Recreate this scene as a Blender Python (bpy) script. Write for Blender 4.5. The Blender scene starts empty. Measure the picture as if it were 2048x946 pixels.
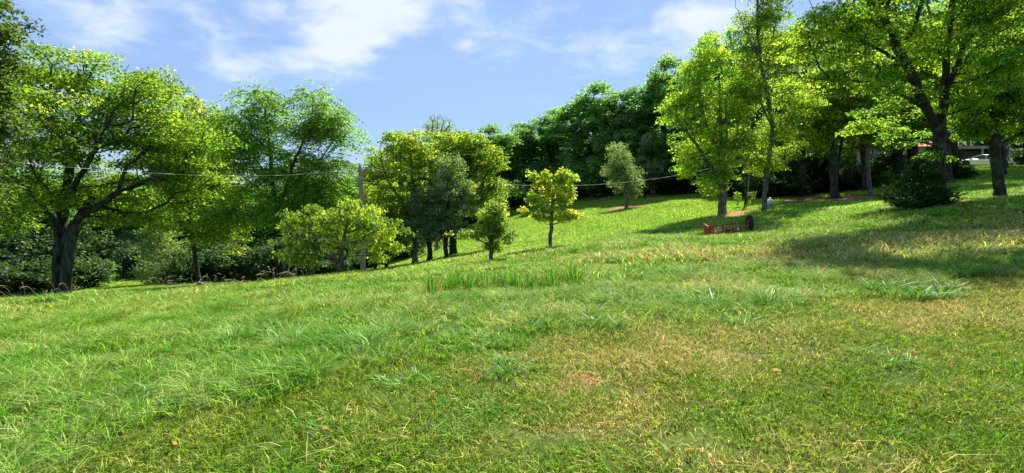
import bpy, math, random
import numpy as np

random.seed(7)
RS = np.random.RandomState(11)
SC = bpy.context.scene
COL = SC.collection

# ------------------------------------------------------------------ camera
FPX, CX, CY, HOR = 1024.0, 1024.0, 473.0, 380.0      # photograph pixels
CAM_H = 1.6
TH = math.atan((CY - HOR) / FPX)
cam_d = bpy.data.cameras.new('camera')
cam = bpy.data.objects.new('camera', cam_d)
COL.objects.link(cam)
cam_d.sensor_width = 36.0
cam_d.lens = 18.0
cam_d.clip_start = 0.05
cam_d.clip_end = 3000
cam.location = (0, 0, CAM_H)
cam.rotation_euler = (math.pi / 2 - TH, 0, 0)
SC.camera = cam


def ray(px, py):
    a, b = (px - CX) / FPX, (CY - py) / FPX
    d = np.array([a, math.cos(TH) + b * math.sin(TH), -math.sin(TH) + b * math.cos(TH)])
    return d


def P(px, py, D):
    """world point seen at photo pixel (px, py) at distance y = D"""
    d = ray(px, py)
    return d * (D / d[1]) + np.array([0, 0, CAM_H])


# ------------------------------------------------------------------ light
SUN_EL, SUN_AZ = math.radians(52), math.radians(27)    # azimuth clockwise from +Y
sun_d = bpy.data.lights.new('sun', 'SUN')
sun_d.energy = 5.0
sun_d.angle = math.radians(0.53)
sun_d.color = (1.0, 0.95, 0.86)
sun = bpy.data.objects.new('sun', sun_d)
COL.objects.link(sun)
sun.rotation_euler = (math.pi / 2 - SUN_EL, 0, -SUN_AZ + math.pi)
SC.view_settings.view_transform = 'Standard'
SC.view_settings.look = 'None'
SC.view_settings.exposure = 1.2
SC.view_settings.gamma = 1.0
SC.cycles.use_denoising = True
SC.cycles.max_bounces = 9
SC.cycles.diffuse_bounces = 5
SC.cycles.transmission_bounces = 6
SC.cycles.transparent_max_bounces = 6
SC.cycles.sample_clamp_indirect = 6.0


# ------------------------------------------------------------------ node helper
class NT:
    def __init__(s, tree):
        s.t = tree
        tree.nodes.clear()

    def n(s, typ, **kw):
        nd = s.t.nodes.new(typ)
        for k, v in kw.items():
            if hasattr(nd, k):
                setattr(nd, k, v)
        return nd

    def put(s, sock, v):
        if isinstance(v, bpy.types.NodeSocket):
            s.t.links.new(v, sock)
        elif v is not None:
            if hasattr(sock, 'default_value'):
                if sock.type == 'RGBA' and len(v) == 3:
                    v = (*v, 1.0)
                sock.default_value = v

    def math(s, op, a, b=None, c=None, clamp=False):
        nd = s.n('ShaderNodeMath', operation=op, use_clamp=clamp)
        s.put(nd.inputs[0], a)
        s.put(nd.inputs[1], b)
        s.put(nd.inputs[2], c)
        return nd.outputs[0]

    def vmath(s, op, a, b=None):
        nd = s.n('ShaderNodeVectorMath', operation=op)
        s.put(nd.inputs[0], a)
        s.put(nd.inputs[1], b)
        return nd.outputs['Value'] if op in ('DOT_PRODUCT', 'LENGTH') else nd.outputs[0]

    def mix(s, f, a, b, mode='MIX'):
        nd = s.n('ShaderNodeMix', data_type='RGBA', blend_type=mode)
        s.put(nd.inputs[0], f)
        s.put(nd.inputs[6], a)
        s.put(nd.inputs[7], b)
        return nd.outputs[2]

    def noise(s, vec, scale, detail=4, rough=.55, dist=0.0):
        nd = s.n('ShaderNodeTexNoise')
        s.put(nd.inputs['Vector'], vec)
        nd.inputs['Scale'].default_value = scale
        nd.inputs['Detail'].default_value = detail
        nd.inputs['Roughness'].default_value = rough
        nd.inputs['Distortion'].default_value = dist
        return nd.outputs['Fac']

    def rng(s, v, a, b, c=0.0, d=1.0, smooth=True):
        nd = s.n('ShaderNodeMapRange', interpolation_type='SMOOTHSTEP' if smooth else 'LINEAR')
        s.put(nd.inputs['Value'], v)
        nd.inputs['From Min'].default_value = a
        nd.inputs['From Max'].default_value = b
        nd.inputs['To Min'].default_value = c
        nd.inputs['To Max'].default_value = d
        return nd.outputs[0]

    def attr(s, name, kind='GEOMETRY'):
        nd = s.n('ShaderNodeAttribute', attribute_type=kind)
        nd.attribute_name = name
        return nd

    def bsdf(s, col, rough=.7, spec=.3, normal=None, metal=0.0):
        nd = s.n('ShaderNodeBsdfPrincipled')
        s.put(nd.inputs['Base Color'], col)
        s.put(nd.inputs['Roughness'], rough)
        s.put(nd.inputs['Specular IOR Level'], spec)
        s.put(nd.inputs['Metallic'], metal)
        if normal is not None:
            s.put(nd.inputs['Normal'], normal)
        return nd.outputs[0]

    def bump(s, h, strength=.5, dist=.02):
        nd = s.n('ShaderNodeBump')
        nd.inputs['Strength'].default_value = strength
        nd.inputs['Distance'].default_value = dist
        s.put(nd.inputs['Height'], h)
        return nd.outputs[0]

    def out(s, sh):
        o = s.n('ShaderNodeOutputMaterial')
        s.t.links.new(sh, o.inputs[0])


def new_mat(name):
    m = bpy.data.materials.new(name)
    m.use_nodes = True
    return m, NT(m.node_tree)


# ------------------------------------------------------------------ sky with clouds
world = bpy.data.worlds.new('World')
SC.world = world
world.use_nodes = True
w = NT(world.node_tree)
sky = w.n('ShaderNodeTexSky', sky_type='NISHITA')
sky.sun_disc = False
sky.sun_elevation = SUN_EL
sky.sun_rotation = SUN_AZ
sky.altitude = 200
sky.air_density = 1.0
sky.dust_density = 0.6
sky.ozone_density = 2.5
tc = w.n('ShaderNodeTexCoord')
dirv = w.vmath('NORMALIZE', tc.outputs['Generated'])
mp = w.n('ShaderNodeMapping')
mp.inputs['Scale'].default_value = (1, 1, 2.3)
w.put(mp.inputs[0], dirv)
warp = w.noise(mp.outputs[0], 4.0, 6, .6, .3)
fine = w.noise(mp.outputs[0], 11.0, 8, .62, .5)
veil = w.noise(mp.outputs[0], 1.7, 5, .55, .6)
cm = None
# big cloud banks as directions on the sky: (photo px, py, angular size, weight)
for (px, py, rad, wt) in [(700, 15, .17, 1.0), (690, 85, .10, .75), (800, 20, .12, .85), (600, 50, .10, .5), (915, 90, .08, .42), (955, 55, .07, .35),
                          (470, 135, .10, .8), (530, 5, .09, .75), (430, 40, .13, .4), (1410, 30, .13, .85),
                          (1330, 80, .14, .35), (300, 20, .2, .4), (760, -120, .3, .8), (1300, -200, .35, .7), (150, -250, .4, .7), (240, 40, .34, .45), (60, 90, .25, .4), (1010, 40, .24, .4), (620, 130, .2, .35), (1230, 60, .25, .35)]:
    d = ray(px, py)
    d = d / np.linalg.norm(d)
    dist = w.vmath('LENGTH', w.vmath('MULTIPLY', w.vmath('SUBTRACT', dirv, tuple(d)), (1.0, 1.0, 1.7)))
    g = w.rng(dist, 0.0, rad * 1.25, wt, 0.0)
    cm = g if cm is None else w.math('MAXIMUM', cm, g)
n2 = w.math('ADD', w.math('MULTIPLY', warp, .55), w.math('MULTIPLY', fine, .45))
dens = w.math('ADD', w.math('MULTIPLY', cm, .42), w.math('SUBTRACT', n2, .5))
cl = w.rng(w.math('MULTIPLY_ADD', w.math('SUBTRACT', n2, .5), 1.7, w.math('MULTIPLY', cm, .70)), .14, .62)
veil_m = w.rng(veil, .30, .70, .35, .80)
sk = w.n('ShaderNodeHueSaturation')
sk.inputs['Hue'].default_value = .507
sk.inputs['Saturation'].default_value = 1.12
sk.inputs['Value'].default_value = 0.8
w.put(sk.inputs['Color'], sky.outputs[0])
c1 = w.mix(veil_m, sk.outputs[0], (3.1, 4.75, 8.0))
c2 = w.mix(w.math('MULTIPLY', cl, .88), c1, (6.6, 7.1, 8.1))
bg = w.n('ShaderNodeBackground')
w.put(bg.inputs[0], c2)
bg.inputs[1].default_value = 0.061
wo = w.n('ShaderNodeOutputWorld')
w.t.links.new(bg.outputs[0], wo.inputs[0])


# ------------------------------------------------------------------ object helpers
def tag(o, label=None, cat=None, group=None, kind=None):
    if label: o['label'] = label
    if cat: o['category'] = cat
    if group: o['group'] = group
    if kind: o['kind'] = kind
    return o


def empty(name, loc, label, cat, group=None, rz=0.0):
    o = bpy.data.objects.new(name, None)
    COL.objects.link(o)
    o.empty_display_size = .3
    o.location = tuple(float(v) for v in loc)
    o.rotation_euler = (0, 0, rz)
    return tag(o, label, cat, group)


def mesh_np(name, V, faces, mat=None, attrs=None, smooth=False):
    """V (n,3); faces = list of int arrays (m,k)"""
    me = bpy.data.meshes.new(name)
    V = np.asarray(V, dtype=np.float32)
    me.vertices.add(len(V))
    me.vertices.foreach_set('co', V.ravel())
    faces = [np.asarray(f, dtype=np.int32) for f in faces if len(f)]
    tot = sum(f.size for f in faces)
    npoly = sum(len(f) for f in faces)
    me.loops.add(tot)
    me.loops.foreach_set('vertex_index', np.concatenate([f.ravel() for f in faces]))
    me.polygons.add(npoly)
    sizes = np.concatenate([np.full(len(f), f.shape[1], dtype=np.int32) for f in faces])
    starts = np.concatenate([[0], np.cumsum(sizes)[:-1]]).astype(np.int32)
    me.polygons.foreach_set('loop_start', starts)
    me.polygons.foreach_set('loop_total', sizes)
    if smooth:
        me.polygons.foreach_set('use_smooth', np.ones(npoly, dtype=bool))
    for k, arr in (attrs or {}).items():
        arr = np.asarray(arr, dtype=np.float32)
        if arr.ndim == 1:
            a = me.attributes.new(k, 'FLOAT', 'POINT')
            a.data.foreach_set('value', arr)
        else:
            a = me.attributes.new(k, 'FLOAT_VECTOR', 'POINT')
            a.data.foreach_set('vector', arr.ravel())
    me.update(calc_edges=True)
    if mat: me.materials.append(mat)
    return me


def link(name, me, parent=None):
    o = bpy.data.objects.new(name, me)
    COL.objects.link(o)
    if parent: o.parent = parent
    return o


class MB:
    """collects simple solids, linked as one mesh"""
    def __init__(s):
        s.v, s.f = [], []

    def add(s, vs, fs):
        b = len(s.v)
        s.v += [tuple(float(c) for c in v) for v in vs]
        s.f += [tuple(b + i for i in f) for f in fs]

    def box(s, c, d, bev=0.0):
        x, y, z = [k / 2 for k in d]
        if bev <= 0:
            vs = [(c[0] + i * x, c[1] + j * y, c[2] + k * z) for k in (-1, 1) for j in (-1, 1) for i in (-1, 1)]
            s.add(vs, [(0, 2, 3, 1), (4, 5, 7, 6), (0, 1, 5, 4), (2, 6, 7, 3), (0, 4, 6, 2), (1, 3, 7, 5)])
            return s
        b = min(bev, x * .9, y * .9, z * .9)
        rings = []
        for (zz, ins) in ((-z, b), (-z + b, 0), (z - b, 0), (z, b)):
            X, Y = x - ins, y - ins
            k = b * .7
            rings.append([(c[0] + p, c[1] + q, c[2] + zz) for p, q in
                          ((-X + k, -Y), (X - k, -Y), (X, -Y + k), (X, Y - k), (X - k, Y), (-X + k, Y), (-X, Y - k), (-X, -Y + k))])
        vs = [v for r in rings for v in r]
        fs = [tuple(range(7, -1, -1)), tuple(range(24, 32))]
        for r in range(3):
            for i in range(8):
                j = (i + 1) % 8
                fs.append((r * 8 + i, r * 8 + j, r * 8 + 8 + j, r * 8 + 8 + i))
        s.add(vs, fs)
        return s

    def tube(s, pts, rad, k=8, cap=True):
        pts = [np.array(p, float) for p in pts]
        n = len(pts)
        if np.isscalar(rad): rad = [rad] * n
        vs = []
        up = np.array([0, 0, 1.0])
        for i, p in enumerate(pts):
            t = pts[min(i + 1, n - 1)] - pts[max(i - 1, 0)]
            t /= np.linalg.norm(t) + 1e-9
            a = np.cross(t, up if abs(t[2]) < .95 else np.array([1.0, 0, 0]))
            a /= np.linalg.norm(a)
            b = np.cross(t, a)
            for j in range(k):
                an = 2 * math.pi * j / k
                vs.append(p + rad[i] * (math.cos(an) * a + math.sin(an) * b))
        fs = [(i * k + j, i * k + (j + 1) % k, (i + 1) * k + (j + 1) % k, (i + 1) * k + j) for i in range(n - 1) for j in range(k)]
        if cap:
            fs += [tuple(range(k - 1, -1, -1)), tuple((n - 1) * k + j for j in range(k))]
        s.add(vs, fs)
        return s

    def loft(s, rings, closed_ends=True):
        k = len(rings[0])
        vs = [v for r in rings for v in r]
        fs = [(i * k + j, i * k + (j + 1) % k, (i + 1) * k + (j + 1) % k, (i + 1) * k + j) for i in range(len(rings) - 1) for j in range(k)]
        if closed_ends:
            fs += [tuple(range(k - 1, -1, -1)), tuple((len(rings) - 1) * k + j for j in range(k))]
        s.add(vs, fs)
        return s

    def build(s, name, mat, parent=None, smooth=False):
        me = bpy.data.meshes.new(name)
        me.from_pydata(s.v, [], s.f)
        me.update()
        if smooth:
            me.polygons.foreach_set('use_smooth', np.ones(len(me.polygons), dtype=bool))
        me.materials.append(mat)
        return link(name, me, parent)


# ------------------------------------------------------------------ terrain
CTRL = []
for (px, py, D) in [
    (120, 611, 17.5), (0, 600, 13), (300, 592, 13), (560, 570, 14), (700, 558, 14.5), (900, 545, 14.5), (678, 566, 16.3),
    (982, 522, 18.5), (1100, 497, 21), (1200, 488, 21), (1300, 478, 20), (1412, 474, 20.6), (1505, 463, 20.9), (1600, 455, 20),
    (1750, 430, 20), (1835, 415, 19), (1880, 404, 21), (2000, 402, 21),
    (722, 545, 25), (772, 537, 27.5), (749, 544, 26.5), (828, 528, 27), (860, 523, 27), (892, 518, 27), (906, 513, 29), (558, 568, 25),
    (450, 578, 28), (330, 582, 24), (250, 575, 30), (200, 550, 38), (50, 590, 30), (0, 565, 45), (400, 540, 45), (600, 530, 45),
    (780, 532, 40), (830, 508, 45), (900, 480, 50), (1000, 440, 62), (1050, 410, 70), (1100, 402, 70), (1180, 400, 62),
    (1258, 414, 45), (1200, 425, 45), (1150, 445, 38), (1300, 440, 34), (1300, 392, 56), (1400, 392, 52), (1443, 431, 30.5), (1527, 422, 30.3),
    (1490, 410, 35), (1500, 395, 46), (1600, 398, 38), (1668, 397, 33), (1738, 393, 33), (1800, 372, 38), (1800, 350, 50), (1700, 348, 58),
    (1998, 387, 24), (1950, 352, 42), (1900, 347, 45), (1930, 333, 62), (2010, 334, 60), (1960, 335, 54), (2040, 336, 54), (1640, 350, 58), (1560, 380, 56)]:
    CTRL.append(P(px, py, D))
CTRL += [np.array(v, float) for v in [
    (0, 0, 0), (-5, 3, -.18), (5, 3, .05), (-6, 0, -.2), (6, 0, .1), (0, -10, 0), (-9, 8, -.65), (-4, 8, -.35), (0, 8, -.12), (4.5, 8, .05), (8, 8, .22),
    (10, 10, .38), (13, 13, .62), (-40, -10, -2.5), (40, -10, 2.0), (60, 20, 3.2), (-60, 20, -7), (-80, 60, -9), (-40, 70, -8), (-10, 75, -4.5),
    (-40, 110, -6), (0, 110, 1), (30, 100, 6), (20, 130, 6), (60, 100, 9), (90, 60, 8), (100, 120, 12), (60, 72, 5.0), (45, 66, 4.2), (75, 75, 6),
    (-90, 120, -4), (-60, -40, -3), (60, -40, 3)]]
CTRL = np.array(CTRL)


def _U(r2):
    return .5 * r2 * np.log(r2 + 1e-9)


_X = CTRL[:, :2]
_n = len(_X)
_K = _U(((_X[:, None] - _X[None]) ** 2).sum(-1)) + np.eye(_n) * 1.5
_Pm = np.hstack([np.ones((_n, 1)), _X])
_A = np.zeros((_n + 3, _n + 3))
_A[:_n, :_n] = _K
_A[:_n, _n:] = _Pm
_A[_n:, :_n] = _Pm.T
_S = np.linalg.solve(_A, np.concatenate([CTRL[:, 2], np.zeros(3)]))


def _hash(ix, iy, s):
    h = np.sin(ix * 127.1 + iy * 311.7 + s * 74.7) * 43758.5453
    return h - np.floor(h)


def vnoise(x, y, s=0):
    ix, iy = np.floor(x), np.floor(y)
    fx, fy = x - ix, y - iy
    fx, fy = fx * fx * (3 - 2 * fx), fy * fy * (3 - 2 * fy)
    a, b, c, d = _hash(ix, iy, s), _hash(ix + 1, iy, s), _hash(ix, iy + 1, s), _hash(ix + 1, iy + 1, s)
    return (a * (1 - fx) + b * fx) * (1 - fy) + (c * (1 - fx) + d * fx) * fy


def fbm(x, y, s=0, o=4):
    v, a, t = 0, .5, 0
    for i in range(o):
        v = v + a * vnoise(x * 2 ** i, y * 2 ** i, s + i)
        t += a
        a *= .5
    return v / t


def gz(x, y):
    x, y = np.atleast_1d(np.asarray(x, float)), np.atleast_1d(np.asarray(y, float))
    sh = x.shape
    q = np.stack([np.clip(x.ravel(), -100, 110), np.clip(y.ravel(), -50, 135)], 1)
    z = np.empty(len(q))
    for i in range(0, len(q), 20000):
        s = q[i:i + 20000]
        r2 = ((s[:, None] - _X[None]) ** 2).sum(-1)
        z[i:i + 20000] = _U(r2) @ _S[:_n] + _S[_n] + s @ _S[_n + 1:]
    z = z.reshape(sh) + (fbm(x * .9, y * .9, 3, 3) - .5) * .09 + (fbm(x * .18, y * .18, 9, 2) - .5) * .25 * np.clip((y - 6) / 20, 0, 1)
    return z


def gz1(x, y):
    return float(gz([x], [y])[0])


def G(px, py, lo=1.5, hi=110):
    """where the ray through a photo pixel meets the ground"""
    Ds = np.exp(np.linspace(math.log(lo), math.log(hi), 400))
    pts = np.array([P(px, py, D) for D in Ds])
    below = pts[:, 2] <= gz(pts[:, 0], pts[:, 1])
    i = int(np.argmax(below)) if below.any() else len(Ds) - 1
    return pts[i]


def on_ground(px, D):
    x = (px - CX) / FPX * D * 1.0
    x = P(px, 450, D)[0]
    return np.array([x, D, gz1(x, D)])


# land-cover masks in world metres -------------------------------------
def blobs(x, y, lst):
    m = np.zeros_like(x)
    for (bx, by, rx, ry, wt) in lst:
        m = np.maximum(m, wt * np.exp(-(((x - bx) / rx) ** 2 + ((y - by) / ry) ** 2)))
    return m


def wb(px, py, rx, ry, wt=1.0):
    g = G(px, py)
    return (g[0], g[1], rx, ry, wt)


DIRT = [wb(1480, 427, 2.3, 1.5, 1.4), wb(1440, 436, 1.8, 1.2, 1.3), wb(1515, 423, 1.6, 1.2, 1.2), wb(1258, 415, 1.7, 1.8, 1.5), wb(118, 612, .9, .45, .8), wb(1998, 388, .9, .7, .8), wb(982, 523, .35, .3, .8), wb(1100, 498, .35, .3, .8), wb(678, 567, .4, .3, .7), wb(828, 528, .6, .5, .8), wb(892, 519, .8, .6, .8), wb(1640, 398, 3, 2.5, .9), wb(1720, 395, 4, 2.2, .9),
        wb(1145, 760, .20, .10, 1.2), wb(1370, 870, .25, .12, 1.1), wb(1190, 885, .28, .16, 1.1), wb(1640, 905, .2, .08, .9), wb(660, 850, .2, .1, .35), wb(530, 715, .3, .1, .5), wb(760, 545, 2.5, .9, .7)]
GREEN = [wb(1880, 800, 1.7, .6, 1.6), wb(1620, 830, 1.0, .5, 1.3), wb(2000, 850, 1.2, .6, 1.5), wb(1900, 700, 1.5, .5, .5), wb(1040, 745, .45, .22, .8), wb(1400, 770, .5, .25, .7),
         wb(200, 800, 2.6, 2.2, 1.5), wb(60, 900, 2.6, 2.0, 1.5), wb(420, 760, 1.1, .6, 1.0), wb(1150, 800, .5, .3, .5)]
FOREST_EDGE = [(-300, 40), (0, 42), (350, 40), (560, 38), (700, 42), (790, 46), (900, 56), (985, 68), (1040, 73), (1100, 71), (1180, 63), (1260, 58), (1400, 54), (1500, 47), (1560, 42), (1640, 36), (1720, 35), (1800, 38), (1860, 44), (1890, 62), (2100, 62), (2600, 60)]


def edge_D(x, y):
    px = CX + FPX * x / np.maximum(y, .1) * .998
    return np.interp(px, [e[0] for e in FOREST_EDGE], [e[1] for e in FOREST_EDGE])


def masks(x, y):
    """dry, dirt, tall, wood for world points"""
    px = CX + FPX * x / np.maximum(y, .3)
    n = fbm(x * .8, y * .8, 21, 4)
    n2 = fbm(x * 2.6, y * 2.6, 31, 3)
    # mown strip in the foreground: nearer than a wavy line, except lower left
    line = np.interp(x, [-6, -3, -1.6, 0, 2, 4.5, 7.5, 12], [0.5, 2.7, 4.6, 5.3, 6.1, 7.1, 7.9, 9.5]) + (n - .5) * 1.4
    mown = 1 / (1 + np.exp((y - line) * 3.5))
    mown = np.where(y < .5, np.clip(mown, 0, 1) * (x > -3), mown)
    dry = mown * np.clip(.45 + (n2 - .5) * 1.2 + (n - .5) * .9 - np.clip((x - 2.5) / 10, 0, .22), 0, .85)
    far_dry = np.clip((n - .50) * 2.6 + (n2 - .5) * 1.2, 0, 1) * .55 * (y < 24)
    dry = np.maximum(dry, far_dry * (1 - mown))
    band = np.exp(-((y - np.interp(x, [-4, 2, 6, 14], [17, 14.5, 12.0, 12.5])) / 2.6) ** 2) * np.clip((x + 0) / 5, 0, 1)
    dry = np.maximum(dry, band * .75 * np.clip(n2 * 1.8, 0, 1))
    g = blobs(x, y, GREEN)
    dry = np.clip(dry - g * .9, 0, 1)
    dirt = blobs(x, y, DIRT) * (0.55 + .9 * n2)
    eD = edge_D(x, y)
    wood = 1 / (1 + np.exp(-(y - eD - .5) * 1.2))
    return dry, np.clip(dirt, 0, 1), 1 - mown, wood


# ------------------------------------------------------------------ materials
def mat_ground():
    m, t = new_mat('turf_soil')
    geo = t.n('ShaderNodeNewGeometry')
    pos = geo.outputs['Position']
    dry = t.attr('dry').outputs['Fac']
    dirt = t.attr('dirt').outputs['Fac']
    wood = t.attr('wood').outputs['Fac']
    n1 = t.noise(pos, 3.0, 6, .6)
    n2 = t.noise(pos, 26.0, 5, .7)
    n3 = t.noise(pos, 0.35, 4, .6)
    gr = t.mix(n1, (.035, .07, .010), (.085, .14, .018))
    gr = t.mix(t.rng(n3, .35, .7, 0, .45), gr, (.17, .24, .03))
    dr = t.mix(n1, (.18, .14, .05), (.33, .26, .11))
    c = t.mix(t.rng(t.math('ADD', dry, t.math('MULTIPLY', t.math('SUBTRACT', n2, .5), .8)), .25, .75), gr, dr)
    so = t.mix(n2, (.20, .085, .035), (.44, .24, .12))
    c = t.mix(t.rng(t.math('ADD', dirt, t.math('MULTIPLY', t.math('SUBTRACT', n2, .5), .5)), .3, .6), c, so)
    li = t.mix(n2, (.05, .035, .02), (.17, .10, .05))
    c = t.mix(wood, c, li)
    c = t.mix(t.rng(n2, .35, .6, .6, 0), c, (.03, .028, .014))
    t.out(t.bsdf(c, .95, .1, t.bump(n2, .8, .03)))
    return m


def mat_grass(name, cols, rough=.45, trans=.35, spec=.35):
    """cols: green, lush green, pale, dry"""
    m, t = new_mat(name)
    geo = t.n('ShaderNodeNewGeometry')
    pos = geo.outputs['Position']
    dry = t.attr('dry', 'INSTANCER').outputs['Fac']
    tint = t.attr('tint', 'INSTANCER').outputs['Fac']
    bl = t.attr('blade').outputs['Vector']
    sep = t.n('ShaderNodeSeparateXYZ')
    t.put(sep.inputs[0], bl)
    rnd, h = sep.outputs[0], sep.outputs[1]
    n1 = t.noise(pos, 1.3, 4, .65)
    n2 = t.noise(pos, 7.0, 3, .6)
    base = t.mix(t.rng(t.math('ADD', n1, t.math('MULTIPLY', t.math('SUBTRACT', t.noise(pos, .45, 3, .6), .5), 1.2)), .35, .65), cols[0], cols[1])
    base = t.mix(t.rng(t.math('ADD', n2, t.math('MULTIPLY', tint, .5)), .6, 1.0, 0, .85), base, cols[2])
    base = t.mix(t.math('MULTIPLY', rnd, .35), base, cols[1])
    dd = t.math('ADD', t.math('MULTIPLY', dry, 1.15), t.math('MULTIPLY', t.math('SUBTRACT', rnd, .5), 1.1))
    dd = t.math('ADD', dd, t.math('MULTIPLY', t.math('SUBTRACT', n2, .5), .9))
    n3 = t.noise(pos, 24.0, 3, .6)
    dd = t.math('ADD', dd, t.math('MULTIPLY', t.math('SUBTRACT', n3, .5), .9))
    base = t.mix(t.rng(dd, .3, .75), base, cols[3])
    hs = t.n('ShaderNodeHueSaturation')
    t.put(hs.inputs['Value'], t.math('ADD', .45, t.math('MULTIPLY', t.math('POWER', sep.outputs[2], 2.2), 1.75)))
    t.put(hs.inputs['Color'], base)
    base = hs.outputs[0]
    p = t.bsdf(base, rough, spec)
    tr = t.n('ShaderNodeBsdfTranslucent')
    t.put(tr.inputs[0], t.mix(.5, base, t.mix(1.0, base, (1.1, 1.0, .25), 'MULTIPLY')))
    mx = t.n('ShaderNodeMixShader')
    mx.inputs[0].default_value = trans
    t.t.links.new(p, mx.inputs[1])
    t.t.links.new(tr.outputs[0], mx.inputs[2])
    t.out(mx.outputs[0])
    return m


def mat_leaf(name, dark, mid, yel, trans=.45, rough=.55, spec=.2, tt=(1.30, 1.45, .35)):
    m, t = new_mat(name)
    lv = t.attr('leaf').outputs['Vector']
    sep = t.n('ShaderNodeSeparateXYZ')
    t.put(sep.inputs[0], lv)
    clump, rnd, ylw = sep.outputs
    oi = t.n('ShaderNodeObjectInfo')
    c = t.mix(t.rng(t.math('ADD', clump, t.math('MULTIPLY', t.math('SUBTRACT', rnd, .5), .5)), .15, .85), dark, mid)
    c = t.mix(t.rng(t.math('ADD', ylw, t.math('MULTIPLY', t.math('SUBTRACT', rnd, .5), .5)), .35, .95), c, yel)
    hs = t.n('ShaderNodeHueSaturation')
    t.put(hs.inputs['Hue'], t.math('ADD', .474, t.math('ADD', t.math('MULTIPLY', oi.outputs['Random'], .022), t.math('MULTIPLY', clump, .030))))
    t.put(hs.inputs['Saturation'], t.math('SUBTRACT', 1.0, t.math('MULTIPLY', rnd, .16)))
    t.put(hs.inputs['Value'], t.math('ADD', .68, t.math('MULTIPLY', rnd, .64)))
    t.put(hs.inputs['Color'], c)
    c = hs.outputs[0]
    p = t.bsdf(c, rough, spec)
    tr = t.n('ShaderNodeBsdfTranslucent')
    t.put(tr.inputs[0], t.mix(1.0, c, tt, 'MULTIPLY'))
    mx = t.n('ShaderNodeMixShader')
    mx.inputs[0].default_value = trans
    t.t.links.new(p, mx.inputs[1])
    t.t.links.new(tr.outputs[0], mx.inputs[2])
    t.out(mx.outputs[0])
    return m


def mat_bark(name, a, b, scale=14):
    m, t = new_mat(name)
    tc = t.n('ShaderNodeTexCoord')
    mp = t.n('ShaderNodeMapping')
    mp.inputs['Scale'].default_value = (1, 1, .22)
    t.put(mp.inputs[0], tc.outputs['Object'])
    n1 = t.noise(mp.outputs[0], scale, 6, .65, .4)
    n2 = t.noise(tc.outputs['Object'], 2.5, 3, .6)
    c = t.mix(t.rng(n1, .35, .65), a, b)
    c = t.mix(t.rng(n2, .5, .72, 0, .5), c, (.13, .15, .09))
    t.out(t.bsdf(c, .92, .15, t.bump(n1, .9, .04)))
    return m


def mat_plain(name, a, b, scale=8, rough=.6, spec=.4, metal=0.0, bump=.2, lo=.4, hi=.6):
    m, t = new_mat(name)
    tc = t.n('ShaderNodeTexCoord')
    n1 = t.noise(tc.outputs['Object'], scale, 6, .65, .3)
    c = t.mix(t.rng(n1, lo, hi), a, b)
    t.out(t.bsdf(c, rough, spec, t.bump(n1, bump, .01), metal))
    return m


M_GROUND = mat_ground()
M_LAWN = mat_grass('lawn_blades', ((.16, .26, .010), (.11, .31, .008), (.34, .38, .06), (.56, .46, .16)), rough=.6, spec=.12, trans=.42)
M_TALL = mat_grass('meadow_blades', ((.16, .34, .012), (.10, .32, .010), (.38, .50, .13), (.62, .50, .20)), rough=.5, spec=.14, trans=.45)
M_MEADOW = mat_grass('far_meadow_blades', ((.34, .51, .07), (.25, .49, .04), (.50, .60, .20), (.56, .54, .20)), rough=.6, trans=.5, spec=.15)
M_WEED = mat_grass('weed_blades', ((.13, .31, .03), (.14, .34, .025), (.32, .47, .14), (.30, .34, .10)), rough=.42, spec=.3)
M_BARK_D = mat_bark('dark_bark', (.014, .011, .009), (.065, .053, .044))
M_BARK_D2 = mat_bark('mossy_bark', (.022, .02, .016), (.10, .095, .075), 12)
M_BARK_G = mat_bark('grey_bark', (.05, .045, .04), (.20, .185, .165))
M_BARK_Y = mat_bark('pale_bark', (.13, .12, .10), (.36, .34, .30), 20)
LEAF = {
    'green': mat_leaf('leaf_green', (.09, .20, .02), (.25, .385, .03), (.44, .50, .04), .64),
    'yellowish': mat_leaf('leaf_yellow_green', (.10, .21, .018), (.22, .33, .022), (.42, .44, .03), .64),
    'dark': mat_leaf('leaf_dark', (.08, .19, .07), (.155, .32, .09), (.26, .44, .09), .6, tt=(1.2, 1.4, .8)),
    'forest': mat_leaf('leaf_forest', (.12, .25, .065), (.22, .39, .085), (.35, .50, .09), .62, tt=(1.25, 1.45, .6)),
    'grey': mat_leaf('leaf_grey_green', (.12, .19, .09), (.30, .38, .20), (.40, .48, .25), .52),
    'walnut': mat_leaf('leaf_walnut', (.11, .235, .02), (.22, .39, .03), (.36, .48, .04), .58),
    'cherry': mat_leaf('leaf_cherry', (.12, .23, .018), (.26, .38, .03), (.52, .58, .05), .5),
    'maple': mat_leaf('leaf_maple', (.20, .33, .02), (.46, .56, .03), (.70, .62, .04), .5),
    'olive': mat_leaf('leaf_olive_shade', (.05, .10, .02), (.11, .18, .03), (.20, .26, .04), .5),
    'scrub': mat_leaf('leaf_scrub', (.035, .085, .03), (.09, .175, .055), (.17, .26, .07), .4),
    'elm': mat_leaf('leaf_elm', (.15, .28, .028), (.29, .43, .035), (.50, .55, .05), .66),
    'shade': mat_leaf('leaf_deep_shade', (.03, .075, .02), (.065, .13, .03), (.14, .22, .04), .35),  # leaf colour darkened so the bushes carry the deep shade themselves
    'cedar': mat_leaf('needle_cedar', (.018, .05, .012), (.04, .10, .018), (.08, .16, .03), .2),
    'fall': mat_leaf('leaf_fallen', (.5, .33, .04), (.6, .42, .05), (.6, .3, .04), .3),
}


# ------------------------------------------------------------------ ground sheet
def axis(n, lim, near=0.0, k=3.2):
    u = np.linspace(-1, 1, n)
    return np.sinh(u * k) / np.sinh(k) * lim + near


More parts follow.
